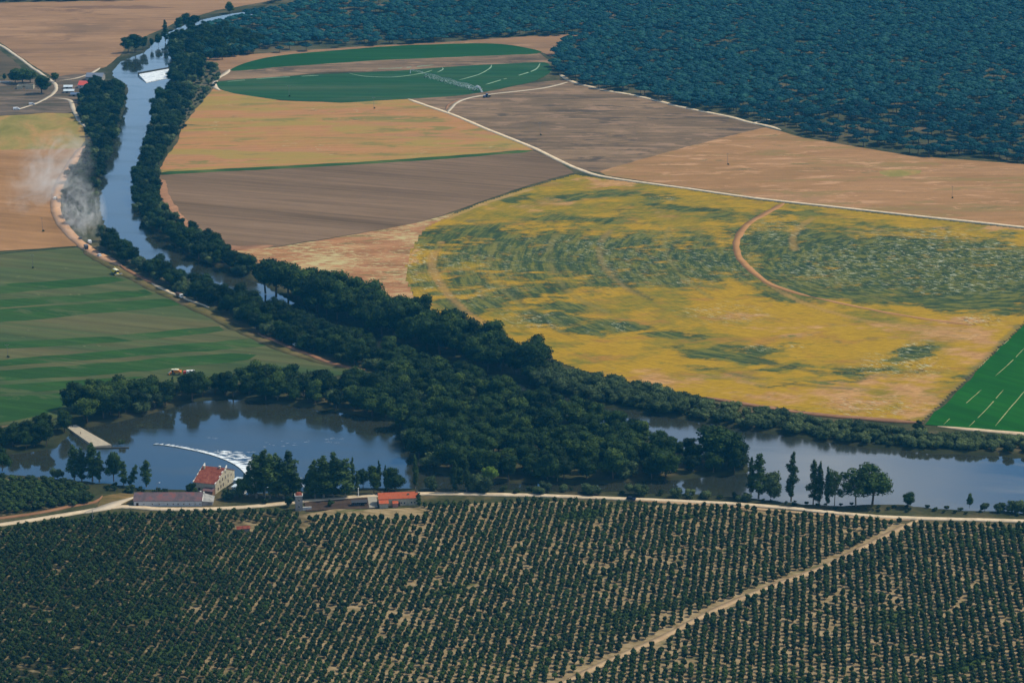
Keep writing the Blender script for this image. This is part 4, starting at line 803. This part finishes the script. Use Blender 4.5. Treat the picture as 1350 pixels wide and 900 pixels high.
def gable_house(root, Lx, Dy, eave, ridge, mw, mr, over=.35, axis='x', x0=0, y0=0, wn='wall', rn='roof', th=.18):
    """walls with gables + roof of two thick slopes; ridge along axis"""
    mb = MB()
    if axis == 'x':
        prof = [(y0, -.4), (y0 + Dy, -.4), (y0 + Dy, eave), (y0 + Dy / 2, ridge - .05), (y0, eave)]; mb.prism(prof, x0, x0 + Lx, 'x', mw)
    else:
        prof = [(x0, -.4), (x0 + Lx, -.4), (x0 + Lx, eave), (x0 + Lx / 2, ridge - .05), (x0, eave)]; mb.prism(prof, y0, y0 + Dy, 'y', mw)
    w_ = mb.build(wn, root); mb = MB(); half = (Dy if axis == 'x' else Lx) / 2; sl = (ridge - eave) / half
    c0 = (y0 if axis == 'x' else x0); e = over
    pr = [(c0 - e, eave - sl * e + .02), (c0 + half, ridge + .02), (c0 + 2 * half + e, eave - sl * e + .02), (c0 + 2 * half + e, eave - sl * e + th + .02), (c0 + half, ridge + th + .05), (c0 - e, eave - sl * e + th + .02)]
    if axis == 'x': mb.prism(pr, x0 - e, x0 + Lx + e, 'x', mr)
    else: mb.prism(pr, y0 - e, y0 + Dy + e, 'y', mr)
    return w_, mb.build(rn, root)
def window(root, x, y, z, w_, h_, face, mat=None, fr=None):
    """face: 'f' on the y=const front plane, 's' on the x=const side plane"""
    mb = MB(); t_ = .06
    if face == 'f': mb.box(x, x + w_, y - t_, y + .1, z, z + h_, fr or M_par)
    else: mb.box(x - .1, x + t_, y, y + w_, z, z + h_, fr or M_par)
    o = mb.build('window', root); mb = MB(); g_ = .1
    if face == 'f': mb.box(x + g_, x + w_ - g_, y - t_ - .02, y + .08, z + g_, z + h_ - g_, mat or M_win)
    else: mb.box(x - .08, x + t_ + .02, y + g_, y + w_ - g_, z + g_, z + h_ - g_, mat or M_win)
    mb.build('pane', o); return o
# --- mill
a, rz, _ = frame((255, 647.5), (284, 652)); rz = math.atan2(-3.6, 11)
t = empty('mill_house', P(256, 648), rz, 'two-storey stone mill with red tiled roof beside the curved weir', 'mill')
W_, D_ = 12.5, 25.0
wl, rf = gable_house(t, W_, D_, 5.6, 10.6, M_wst, M_tred, axis='x')
wl['label'] = 'pale weathered stone walls'
for k, (y, z, h_) in enumerate(((3, 1.0, 1.6), (6.5, 1.2, 1.8), (9.5, 1.2, 2.0), (5.5, 4.3, 1.5), (9, 4.6, 1.8), (12.5, 4.6, 1.9), (12.5, 7.6, 1.5), (16, 4.4, 1.7), (16, 1.2, 1.8), (20, 3.8, 1.5))): window(t, W_, y, z, 1.1, h_, 's', fr=M_brick)
for x in (2.5, 6.5): window(t, x, 0, 1.2, 1.2, 1.5, 'f', fr=M_brick)
mb = MB(); mb.box(8.8, 10.4, -.1, .1, -.2, 2.4, M_wood); mb.build('door', t)
for x0, x1 in ((-.55, -.1), (W_ + .1 - .35, W_ + .25)):   # stepped white gable copings
    mb = MB()
    for y0, y1, z0, z1 in ((-.4, 2.2, 5.3, 6.5), (2.2, 5.2, 5.9, 7.6), (5.2, 8.4, 7.2, 9.0), (8.4, 12.2, 8.6, 10.4), (12.2, 15.2, 9.2, 11.6)): 
        mb.solid([(x0, y0, z0), (x1, y0, z0), (x1, y1, z0 + (y1 - y0) * .4), (x0, y1, z0 + (y1 - y0) * .4), (x0, y0, z0 + .8), (x1, y0, z0 + .8), (x1, y1, z1), (x0, y1, z1)], [(3, 2, 1, 0), (4, 5, 6, 7), (0, 1, 5, 4), (1, 2, 6, 5), (2, 3, 7, 6), (3, 0, 4, 7)], M_par)
    mb.build('gable_coping', t)
for x, y in ((1.0, 10), (9.5, 11.5)):
    mb = MB(); mb.box(x, x + .9, y, y + .9, 8.6, 11.6, M_wst); mb.box(x - .1, x + 1, y - .1, y + 1, 11.6, 11.8, M_par); mb.build('chimney', rf)
# dark lean-to on the front of the mill
mb = MB(); mb.prism([(-3.4, -.3), (0, -.3), (0, 3.2), (-3.4, 2.4)], 6.5, 12.3, 'x', M_brick); o = mb.build('annex', t)
mb = MB(); mb.prism([(-3.7, 2.42), (.0, 3.25), (0, 3.4), (-3.7, 2.57)], 6.2, 12.6, 'x', M_tgrey); mb.build('roof', o)
# --- sluice hut
t = empty('sluice_hut', P(306, 650), rz, 'small white flat-roofed hut between the mill and the poplars', 'hut')
mb = MB(); mb.box(0, 6.4, 0, 5, -.4, 3.6, M_wwh); mb.build('wall', t); mb = MB(); mb.box(-.4, 6.8, -.4, 5.4, 3.6, 3.85, M_tin); mb.build('roof', t); window(t, 1.2, 0, 1.2, 1, 1.2, 'f'); window(t, 4.0, 0, 1.2, 1, 1.2, 'f')
t = empty('lower_hut', P(305, 645), rz, 'pale blue-grey hut standing over the mill race', 'hut')
mb = MB(); mb.box(0, 5, 3, 8, -1.5, 4.4, plain('blue_grey_wall', (120, 136, 146), .8, .2, .1)); mb.build('wall', t); mb = MB(); mb.box(-.3, 5.3, 2.7, 8.3, 4.4, 4.6, M_tin); mb.build('roof', t)
# --- long low building
a, rz, Ln = frame((176.5, 667.3), (266, 667))
t = empty('long_building', a, rz, 'long single-storey building with purple-grey tiled roof and whitewashed front', 'building')
Ld = 10
gable_house(t, Ln, Ld, 3.1, 6.0, M_wwh, M_tgrey)
mb = MB(); mb.solid([(Ln, 0, -.3), (Ln + 5.6, 1.6, -.3), (Ln + 5.6, Ld, -.3), (Ln, Ld, -.3), (Ln, 0, 3.0), (Ln + 5.6, 1.6, 1.6), (Ln + 5.6, Ld, 1.9), (Ln, Ld, 2.9)], [(3, 2, 1, 0), (4, 5, 6, 7), (0, 1, 5, 4), (1, 2, 6, 5), (2, 3, 7, 6), (3, 0, 4, 7)], M_wgrey); o = mb.build('end_wing', t)
mb = MB(); mb.solid([(Ln + .4, -.3, 2.7), (Ln + 6.0, 1.3, 1.7), (Ln + 6.0, Ld, 2.1), (Ln + .4, Ld / 2, 5.6), (Ln + .4, -.3, 2.9), (Ln + 6.0, 1.3, 1.9), (Ln + 6.0, Ld, 2.3), (Ln + .4, Ld / 2, 5.8)], [(3, 2, 1, 0), (4, 5, 6, 7), (0, 1, 5, 4), (1, 2, 6, 5), (2, 3, 7, 6), (3, 0, 4, 7)], M_tpale); r_ = mb.build('roof', o)
mb = MB(); mb.solid([(Ln + .3, Ld / 2, 4.9), (Ln + .7, Ld / 2, 4.9), (Ln + .7, -.3, 2.75), (Ln + .3, -.3, 2.75), (Ln + .3, Ld / 2, 5.4), (Ln + .7, Ld / 2, 5.4), (Ln + .7, -.3, 3.15), (Ln + .3, -.3, 3.15)], [(3, 2, 1, 0), (4, 5, 6, 7), (0, 1, 5, 4), (1, 2, 6, 5), (2, 3, 7, 6), (3, 0, 4, 7)], M_par); mb.build('coping', o)
for x, y, z in ((Ln - 1.4, 5.2, 4.2), (Ln + .2, 5.6, 3.6)):
    mb = MB(); mb.box(x, x + .8, y, y + .8, z, z + 2.4, M_par); mb.build('chimney', t)
mb = MB(); mb.box(1.2, 2.5, -.06, .1, -.2, 2.0, M_wood); mb.build('door', t)
for x in (5, 9.5, 13, 17.5, 20.5, 23, 26, 29, 32, 34.5): window(t, x, 0, .95, .75, .8, 'f')
# --- orange cottage
a, rz, Ln = frame((499.5, 667.5), (551, 665.5))
t = empty('cottage', a, rz, 'stone cottage with bright orange tiled roof beside the gravel road', 'cottage')
gable_house(t, Ln, 6.4, 4.2, 6.4, M_wst, M_tor); 
mb = MB(); mb.prism([(-3.0, -.3), (0, -.3), (0, 3.5), (-3.0, 2.6)], .2, 4.8, 'x', M_wst); o = mb.build('annex', t); o['label'] = 'left annex with its own orange roof'
mb = MB(); mb.prism([(-3.3, 2.55), (-.1, 3.6), (-.1, 3.78), (-3.3, 2.72)], -.1, 5.1, 'x', M_tor); mb.build('roof', o)
mb = MB(); mb.prism([(-2.4, -.3), (0, -.3), (0, 2.9), (-2.4, 2.2)], 7.2, 10.0, 'x', plain('pink_render', (178, 126, 108), .9, .1, .1)); o = mb.build('porch', t)
mb = MB(); mb.prism([(-2.7, 2.15), (-.05, 2.95), (-.05, 3.1), (-2.7, 2.3)], 7.0, 10.2, 'x', M_tor); mb.build('roof', o)
for x, y, z in ((1.6, 3.4, 4.2), (15.2, 1.4, 3.2), (Ln - .6, 2.6, 4.2)):
    mb = MB(); mb.box(x, x + 1.0, y, y + 1.0, z, z + 2.6, M_wst); mb.box(x - .1, x + 1.1, y - .1, y + 1.1, z + 2.6, z + 2.8, M_conc2); mb.build('chimney', t)
for x in (11.4, 13.2, 16.8, 18.6): window(t, x, 0, 1.1, .9, 1.1, 'f')
mb = MB(); mb.box(10.3, 11.1, -.06, .1, -.2, 2.1, M_wood); mb.build('door', t)
# --- tower
t = empty('stone_tower', P(389.5, 673.5), rz, 'narrow pale stone tower with reddish cap beside the road', 'tower')
mb = MB(); mb.box(0, 3.9, 0, 3.9, -.4, 8.2, M_wgrey, .12); mb.build('wall', t)
mb = MB(); mb.box(-.15, 4.05, -.15, 4.05, 8.2, 8.5, M_par); mb.build('cornice', t)
mb = MB(); mb.box(.1, 3.8, .1, 3.8, 8.5, 9.6, M_tred, .9); mb.build('roof', t); window(t, 1.5, 0.07, 5.2, .9, 1.2, 'f'); window(t, 1.5, 0.03, 1.6, .9, 1.5, 'f')
t = empty('garden_wall', P(399, 673), rz, 'low white wall running right from the stone tower', 'wall'); mb = MB(); mb.box(.1, 4.6, .5, .9, -.3, 1.7, M_wwh); mb.build('wall', t); mb = MB(); mb.box(0, 4.7, .42, .98, 1.7, 1.85, M_par); mb.build('coping', t)
t = empty('open_shed', P(464, 668), rz, 'dark open-fronted shed in the yard left of the cottage', 'shed')
mb = MB(); mb.box(0, 8, 2.6, 2.8, -.2, 2.6, M_wood); mb.build('back_wall', t); mb = MB(); mb.prism([(-.3, 2.3), (3.1, 2.7), (3.1, 2.82), (-.3, 2.42)], -.3, 8.3, 'x', plain('dark_sheet_roof', (58, 60, 66), .7, .2, .15)); mb.build('roof', t)
for x in (.1, 3.9, 7.8): mb = MB(); mb.box(x, x + .14, 0, .14, -.2, 2.33, M_wood); mb.build('post', t)
# --- orchard shed
t = empty('field_hut', P(313, 702.5), R(12), 'small hut with red roof among the orchard trees', 'hut')
wl_, _r = gable_house(t, 6.4, 3.8, 2.1, 2.9, M_wgrey, M_tred); mb = MB(); mb.box(2.6, 3.5, -.06, .1, -.2, 1.8, M_wood); mb.build('door', t)
# --- farm, upper left
t = empty('farm_barn', P(113, 107), R(-4), 'grey-roofed barn behind the red roof at the farm', 'barn')
gable_house(t, 17, 14, 4.2, 7.2, M_wgrey, plain('grey_sheet_roof', (110, 118, 134), .6, .3, .1, .2)); mb = MB(); mb.box(6, 10, -.08, .1, -.2, 3.4, M_wood); mb.build('door', t)
t = empty('farmhouse', P(103, 117), R(-8), 'farmhouse with faded red roof in the farm yard', 'house')
gable_house(t, 12.5, 12, 3.6, 6.8, M_wwh, tile_mat('bright_red_roof', [(196, 78, 72), (212, 96, 86), (200, 100, 88)])); window(t, 2, 0, 1.2, 1.2, 1.3, 'f'); window(t, 8.6, 0, 1.2, 1.2, 1.3, 'f'); mb = MB(); mb.box(5.4, 6.7, -.06, .1, -.2, 2.3, M_wood); mb.build('door', t)
mb = MB(); mb.box(8, 9, 5.4, 6.4, 5.4, 8.0, M_wst); mb.build('chimney', t)
for k, (px, py, lx, mt, lb) in enumerate(((84, 118, 8.5, M_tin, 'back pale tin-roofed shed in the farm yard'), (84, 123.5, 10, M_tin, 'front pale tin-roofed shed in the farm yard'), (93, 128, 11, plain('blue_sheet_roof', (90, 108, 136), .6, .3, .1), 'long blue-grey shed at the edge of the farm yard'))):
    t = empty('farm_shed', P(px, py), R(4), lb, 'shed'); gable_house(t, lx, 6.5, 2.4, 3.7, M_wgrey, mt); mb = MB(); mb.box(2, 4.2, -.07, .1, -.2, 2.1, M_wood); mb.build('door', t)
t = empty('ruined_barn', P(22, 118.5), R(1), 'roofless pale barn in front of the farm clump of trees', 'barn')
mb = MB(); Lb, Db, hb = 16.5, 8, 4
for x0, x1, y0, y1, z1 in ((0, 6, 0, .6, hb), (8.4, Lb, 0, .6, hb), (0, Lb, Db - .6, Db, hb + .3), (0, .6, .6, Db - .6, hb - .5), (Lb - .6, Lb, .6, Db - .6, hb - .2), (6, 8.4, 0, .6, .0)): mb.box(x0, x1, y0, y1, -.3, z1, M_wst)
mb.build('wall', t); mb = MB(); mb.box(6, 8.4, .1, .5, 2.9, 3.4, M_wood); mb.build('lintel', t)
t = empty('low_wall', P(-6, 109.5), R(0), 'low pale wall at the left edge near the farm', 'wall'); mb = MB(); mb.box(0, 16, 0, .5, -.3, 1.4, M_wwh); mb.build('wall', t); mb = MB(); mb.box(-.1, 16.1, -.1, .6, 1.4, 1.55, M_par); mb.build('coping', t)
# ================================================================== VEHICLES
M_tyre = plain('tyre_rubber', (24, 24, 24), .9, .1, .05); M_gl = plain('vehicle_glass', (26, 32, 38), .1, .6, .02); M_rim = plain('wheel_rim', (150, 150, 150), .4, .5, .02, 1, .6); M_lamp = plain('headlight', (220, 220, 210), .2, .5, .02)
def paint(name, c, metal=0): return plain(name, c, .35, .5, .04, .8, metal)
def wheel(root, x, y, r, w_):
    mb = MB(); mb.tube((x, y - w_ / 2, r), (x, y + w_ / 2, r), r, r, M_tyre, 14); o = mb.build('wheel', root); mb = MB(); mb.tube((x, y - w_ / 2 - .02, r), (x, y + w_ / 2 + .02, r), r * .55, r * .55, M_rim, 10); mb.build('rim', o)
def car(px, py, heading, col, label, van=False, z=.45, sc=1.0):
    t = empty('van' if van else 'car', P(px, py, z), heading, label, 'van' if van else 'car'); t.scale = (sc,) * 3
    m = paint('car_paint', col); L, W = (5.2, 1.95) if van else (4.4, 1.8); 
    mb = MB()
    if van: prof = [(-L / 2, .35), (L / 2, .35), (L / 2, .95), (L / 2 - .9, 1.15), (L / 2 - 1.6, 1.95), (-L / 2 + .1, 2.0), (-L / 2, 1.8)]
    else: prof = [(-L / 2, .35), (L / 2, .35), (L / 2 + .02, .7), (L / 2 - .15, .82), (L / 2 - 1.15, .95), (-L / 2 + .35, 1.0), (-L / 2, .9)]
    mb.prism(prof, -W / 2, W / 2, 'y', m); mb.build('body', t, bevel=.04)
    mb = MB()
    if van: g_ = [(L / 2 - 1.62, 1.2), (L / 2 - .95, 1.2), (L / 2 - 1.58, 1.88), (L / 2 - 2.6, 1.88), (L / 2 - 2.6, 1.2)]; mb.prism(g_, -W / 2 - .02, W / 2 + .02, 'y', M_gl); mb.build('window', t)
    else:
        a_ = [(L / 2 - 1.2, .93), (L / 2 - 1.9, 1.42), (-L / 2 + .9, 1.44), (-L / 2 + .35, .98)]; W2 = W * .42
        mb.prism(a_, -W2, W2, 'y', M_gl); mb.build('window', t); mb = MB(); mb.prism([(L / 2 - 1.92, 1.42), (L / 2 - 1.97, 1.49), (-L / 2 + .92, 1.50), (-L / 2 + .85, 1.43)], -W2 - .02, W2 + .02, 'y', m); mb.build('roof', t)
    for x in (-L * .3, L * .31):
        for y in (-W / 2 + .08, W / 2 - .08): wheel(t, x, y, .33, .22)
    for y in (-W / 2 + .3, W / 2 - .3): mb = MB(); mb.box(L / 2 - .06, L / 2 + .05, y - .18, y + .18, .6, .75, M_lamp); mb.build('headlight', t)
    return t
def hd(p0, p1): a, b = P(*p0), P(*p1); return math.atan2(b.y - a.y, b.x - a.x)
car(832, 658.5, hd((832, 658), (860, 660)), (24, 34, 62), 'dark blue car on the gravel road at the top edge of the orchard', sc=1.15)
car(470, 666, R(5), (50, 58, 70), 'dark grey car parked under the open shed'); 
car(22, 145, R(8), (236, 236, 236), 'white van parked beside the farm track', True, sc=1.25); car(42, 138.5, R(14), (196, 200, 206), 'silver van parked on the farm track', True, sc=1.1)
car(131, 337.5, hd((131, 337), (118, 328)), (230, 232, 236), 'white car beside the dusty road below the dust cloud', sc=1.15)
car(118, 320, hd((122, 322), (112, 312)), (236, 236, 236), 'white van at the front of the dust cloud', True, sc=1.1)
car(106, 315, hd((106, 315), (98, 306)), (30, 28, 28), 'black car at the edge of the dusty road', sc=1.1)
car(73, 263, R(85), (232, 230, 224), 'white van on the dusty road at the bend', True, sc=1.1)
car(390, 456, hd((388, 455), (410, 466)), (232, 234, 236), 'white car at the tip of the striped green field', sc=1.1)
def truck(px, py, h, ccol, bcol, label, z=.5):
    t = empty('truck', P(px, py, z), h, label, 'truck'); mc = paint('cab_paint', ccol); mbx = paint('box_paint', bcol)
    mb = MB(); mb.prism([(1.6, .5), (3.6, .5), (3.6, 1.5), (3.3, 2.5), (1.6, 2.6)], -1.15, 1.15, 'y', mc); mb.build('cab', t, bevel=.05)
    mb = MB(); mb.prism([(3.2, 1.5), (3.64, 1.45), (3.36, 2.35), (3.1, 2.35)], -1.0, 1.0, 'y', M_gl); mb.build('windscreen', t)
    mb = MB(); mb.box(-3.6, 1.4, -1.2, 1.2, .95, 2.9, mbx); mb.build('cargo_box', t, bevel=.05); mb = MB(); mb.box(-3.6, 1.7, -.45, .45, .55, .92, M_tyre); mb.build('chassis', t)
    for x in (-2.6, -1.5, 2.6):
        for y in (-1.0, 1.0): wheel(t, x, y, .5, .3)
truck(113.5, 327.5, hd((113, 327), (104, 316)), (60, 62, 70), (70, 72, 82), 'dark truck on the road in front of the dust')
truck(237, 391.5, hd((237, 391), (250, 397)), (226, 226, 226), (120, 86, 66), 'small pale truck on the margin beside the river trees')
truck(249, 494, R(185), (190, 60, 44), (232, 228, 220), 'red and white truck behind the pond-side trees', .3)
def combine(px, py, h, body, label, z=.45, sc=1.0, hdr=True):
    t = empty('combine_harvester', P(px, py, z), h, label, 'harvester'); t.scale = (sc,) * 3; m = paint('machine_paint', body); wht = paint('machine_roof', (232, 226, 190))
    mb = MB(); mb.prism([(-3.4, 1.3), (2.0, 1.1), (2.0, 3.1), (-1.6, 3.3), (-3.4, 2.6)], -1.35, 1.35, 'y', m); mb.build('body', t, bevel=.06)
    mb = MB(); mb.prism([(2.05, 1.5), (3.4, 1.5), (3.7, 3.3), (2.05, 3.4)], -.95, .95, 'y', M_gl); mb.build('cab', t, bevel=.05); mb = MB(); mb.box(1.9, 3.9, -1.1, 1.1, 3.4, 3.6, wht); mb.build('cab_roof', t, bevel=.04)
    mb = MB(); mb.box(-1.4, 1.7, -1.3, 1.3, 3.32, 3.9, wht, .25); mb.build('grain_tank', t)
    mb = MB(); mb.tube((-.6, 1.5, 3.2), (-4.6, 1.8, 3.9), .2, .2, m, 8); mb.build('unloading_auger', t)
    mb = MB(); mb.prism([(3.2, .6), (4.5, .2), (4.5, 1.0), (3.6, 1.6)], -.8, .8, 'y', m); mb.build('feeder', t)
    mb = MB(); mb.prism([(4.5, .12), (5.7, .12), (5.5, .45), (4.7, 1.1)], -2.8, 2.8, 'y', m); o = mb.build('header', t); mb = MB(); mb.tube((5.5, -2.7, .95), (5.5, 2.7, .95), .45, .45, M_rim, 8); mb.build('reel', o)
    for y in (-1.5, 1.5): wheel(t, 2.0, y, .95, .6); wheel(t, -2.4, y * .92, .6, .4)
combine(152, 361, hd((152, 361), (168, 368)), (214, 184, 40), 'yellow combine harvester at the top of the striped green field', sc=1.0)
combine(233, 493, R(170), (222, 130, 34), 'orange-yellow combine harvester behind the pond-side trees', sc=.85)
def tractor(px, py, h, label):
    t = empty('tractor', P(px, py, .4), h, label, 'tractor'); m = paint('tractor_paint', (34, 62, 120))
    mb = MB(); mb.prism([(0, .8), (2.6, .8), (2.6, 1.5), (2.3, 1.75), (0, 1.85)], -.5, .5, 'y', m); mb.build('hood', t, bevel=.05)
    mb = MB(); mb.prism([(-1.4, 1.1), (.1, 1.1), (-.05, 2.75), (-1.3, 2.75)], -.8, .8, 'y', M_gl); mb.build('cab', t); mb = MB(); mb.box(-1.5, .15, -.95, .95, 2.75, 2.95, m); mb.build('cab_roof', t, bevel=.04)
    for y in (-.95, .95): wheel(t, -.9, y, .95, .5); wheel(t, 1.9, y * .9, .6, .35)
    mb = MB(); mb.box(-3.6, -1.6, -1.7, 1.7, .5, 1.3, M_tyre, .2); mb.build('seed_drill', t)
    mb = MB(); mb.tube((1.4, .3, 1.8), (1.4, .3, 2.7), .06, .06, M_tyre, 6); mb.build('exhaust', t); t.scale = (1.25,) * 3
tractor(641, 128.5, hd((641, 128), (625, 130)), 'dark blue tractor with implement beside the green pivot field')
# parked trailer among river trees
t = empty('trailer', P(453, 524, .1), R(5), 'small cream and orange trailer half hidden among the pond-side trees', 'trailer'); mb = MB(); mb.box(-2.2, 2.2, -1, 1, .7, 2.4, paint('cream_paint', (214, 190, 150)), .1); mb.build('body', t, bevel=.05)
mb = MB(); mb.box(-2.25, 2.25, -1.03, 1.03, 2.4, 2.6, paint('orange_paint', (190, 120, 60))); mb.build('roof', t)
for y in (-.9, .9): wheel(t, 0, y, .38, .25)
mb = MB(); mb.box(-3.4, -2.2, -.06, .06, .65, .8, M_tyre); mb.build('drawbar', t)
# ================================================================== POLES, LAMPS
M_pole = plain('grey_steel', (110, 108, 104), .6, .4, .1); M_wp = plain('white_post', (230, 230, 226), .7, .2, .05)
def pylon(px, py, h, label, base=True):
    t = empty('utility_pole', P(px, py, .1), R(random.uniform(-20, 20)), label, 'utility pole'); mb = MB(); mb.tube((0, 0, -.4), (0, 0, h), .13, .08, M_pole, 8); mb.build('pole', t)
    mb = MB(); mb.box(-1.3, 1.3, -.07, .07, h - .9, h - .75, M_pole); o = mb.build('crossarm', t)
    for x in (-1.2, 0, 1.2): mb = MB(); mb.tube((x, 0, h - .75), (x, 0, h - .45), .07, .05, M_par, 6); mb.build('insulator', o)
    return t
for a in ((56, 305, 11, 'utility pole in the tan field left of the dust cloud'), (43, 353, 10, 'utility pole at the top of the striped green field'), (10, 471, 9, 'utility pole at the left edge of the striped green field'), (959, 217, 10, 'utility pole in the tan field right of the ploughed one'),
          (1255, 261, 10, 'utility pole in the tan field near the long white road'), (381, 127, 11, 'utility pole on the left side of the green pivot'), (493, 143, 11, 'utility pole in the orange field below the green pivot'), (712, 178, 12, 'utility pole in the ploughed field by the road')):
    pylon(*a); one('shrub', a[0] + 1, a[1] + .6, 1.6, 'weeds under the ' + a[3].replace('utility pole', 'pole').replace(' of the dust cloud',''), 1.1)
for a_ in ((350, 386, 26), (364, 391, 29), (380, 390, 26), (405, 398, 24), (428, 402, 23)): one('broad', *a_, 'very tall rounded tree at the upstream end of the tall row beside the river bend', 1.15, group='tallest trees at the river bend')
one('broad', 487, 417, 25, 'big round-headed tree standing out above the row beside the rough pasture', 1.2)
def lamp(px, py, h, label, mat=M_pole):
    t = empty('street_lamp', P(px, py), R(20), label, 'street lamp'); mb = MB(); mb.tube((0, 0, -.3), (0, 0, h), .12, .08, mat, 8); mb.build('pole', t)
    mb = MB(); mb.tube((0, 0, h), (1.2, 0, h + .25), .05, .05, mat, 6); mb.build('arm', t); mb = MB(); mb.box(1.0, 1.8, -.16, .16, h + .16, h + .34, M_wp); mb.build('lamp_head', t)
lamp(350, 663, 8.5, 'tall lamp post in front of the poplar clump'); lamp(207.5, 652, 6.5, 'lamp post behind the long building')
def post(px, py, h, label, r_=.22, mat=M_wp):
    t = empty('post', P(px, py), 0, label, 'post'); mb = MB(); mb.tube((0, 0, -.3), (0, 0, h), r_, r_ * .8, mat, 8); mb.build('shaft', t); mb = MB(); mb.tube((0, 0, h), (0, 0, h + .25), r_ * 1.2, r_ * .6, mat, 8); mb.build('cap', t)
post(472.5, 655, 5.0, 'white post beside the road left of the cottage'); post(453.5, 646, 7, 'thin pale post among the poplars', .14); post(122.5, 692, 8, 'grey pole at the top of the orchard on the left', .2, M_pole)
post(1010, 683, 1.4, 'short white marker at the orchard edge', .1)
# ================================================================== IRRIGATION PIVOT
a, b = P(541, 97), P(626, 119.5); vec = b - a; Lp = vec.length; t = empty('irrigation_machine', (a.x, a.y, .2), math.atan2(vec.y, vec.x), 'long wheeled irrigation arm spraying water across the green circle', 'irrigation machine')
M_galv = plain('galvanised_steel', (190, 196, 198), .45, .4, .08, 1, .3); nsp = 4; sp = Lp / nsp
mb = MB(); mb.tube((0, 0, -.3), (0, 0, 4.0), .5, .2, M_galv, 8); mb.build('pivot_tower', t)
for k in range(nsp):
    mb = MB(); x0 = k * sp; m_ = 8
    for j in range(m_):
        u0, u1 = j / m_, (j + 1) / m_; h0 = 3.8 + 1.2 * math.sin(math.pi * u0); h1 = 3.8 + 1.2 * math.sin(math.pi * u1)
        mb.tube((x0 + u0 * sp, 0, h0), (x0 + u1 * sp, 0, h1), .14, .14, M_galv, 5); mb.tube((x0 + u0 * sp, 0, h0), (x0 + (u0 + u1) / 2 * sp, 0, 3.0), .06, .06, M_galv, 4); mb.tube((x0 + (u0 + u1) / 2 * sp, 0, 3.0), (x0 + u1 * sp, 0, h1), .06, .06, M_galv, 4)
    mb.build('truss', t); x1 = x0 + sp; mb = MB()
    for y in (-2, 2): mb.tube((x1, y, .5), (x1, 0, 3.8), .1, .08, M_galv, 6)
    mb.tube((x1, -2, .5), (x1, 2, .5), .09, .09, M_galv, 6); o = mb.build('wheel_tower', t)
    for y in (-2, 2): mb = MB(); mb.tube((x1 - .2, y, .6), (x1 + .2, y, .6), .6, .6, M_tyre, 12); mb.build('wheel', o)
V = []; T = []; nv = 0; rs = np.random.RandomState(8); dx = vec.normalized(); sx = Vector((-dx.y, dx.x, 0))
for k in range(1500):
    u = rs.rand() ** .7; base = a + vec * (.25 + .78 * u); off = rs.randn() * 2.0; hh = rs.rand() * 3.6
    c_ = base + sx * off + Vector((0, 0, .3 + hh)); s_ = .12 + .16 * rs.rand()
    for _ in range(1):
        r3 = rs.randn(3, 3) * s_; V += [tuple(c_ + Vector(r)) for r in r3]; T.append([nv, nv + 1, nv + 2]); nv += 3
for k in range(700):
    u = rs.rand(); c_ = b + dx * (2 + 12 * u) + Vector((0, 0, 4 + 6 * u - 11 * u * u)) + Vector(rs.randn(3) * .45); r3 = rs.randn(3, 3) * .28; V += [tuple(c_ + Vector(r)) for r in r3]; T.append([nv, nv + 1, nv + 2]); nv += 3
tag(link('water_spray', npmesh('water_spray', np.array(V), np.array(T), M_foam)), 'white spray of droplets under and beyond the irrigation arm', 'water spray', None, 'stuff')
# ================================================================== DUST, HAZE
def dust(px, py, rx, ry, rzz, dens, label, tilt=0):
    s = NT('dust'); tc_ = s.n('ShaderNodeTexCoord'); ln = s.n('ShaderNodeVectorMath', operation='LENGTH'); s.l(tc_.outputs['Object'], ln.inputs[0])
    nz_ = s.noise(tc_.outputs['Object'], 1.9, 7, .72, 1.4); f = s.math('MULTIPLY', s.map(ln.outputs['Value'], .1, 1.0, 1, 0), s.map(nz_, .46, .66, 0, 1)); f = s.math('MULTIPLY', f, dens)
    v = s.n('ShaderNodeVolumePrincipled'); v.inputs['Color'].default_value = (.99, .96, .92, 1); s.l(f, v.inputs['Density']); s.l(v.outputs[0], s.out.inputs['Volume'])
    me = bpy.data.meshes.new('dust_cloud'); bm = bmesh.new(); bmesh.ops.create_icosphere(bm, subdivisions=3, radius=1); bm.to_mesh(me); bm.free(); me.materials.append(s.m)
    o = link('dust_cloud', me); p = P(px, py); o.location = (p.x, p.y, rzz * .55); o.scale = (rx, ry, rzz); o.rotation_euler = (0, 0, tilt); tag(o, label, 'dust cloud', None, 'stuff')
dust(107, 300, 21, 80, 24, .06, 'thick pale dust plume behind the vehicles on the road', R(12)); dust(70, 262, 26, 90, 36, .05, 'thin dust veil drifting over the tan field', R(-10))
s = NT('haze'); v = s.n('ShaderNodeVolumePrincipled'); v.inputs['Color'].default_value = (.05, .46, .93, 1); v.inputs['Density'].default_value = .000041; v.inputs['Anisotropy'].default_value = 0
s.l(v.outputs[0], s.out.inputs['Volume'])
mb = MB(); mb.box(-4300, 4300, -700, 9100, -5, 480, s.m); o = mb.build('haze'); tag(o, kind='stuff', label='thin blue haze lying over the whole valley', cat='haze')
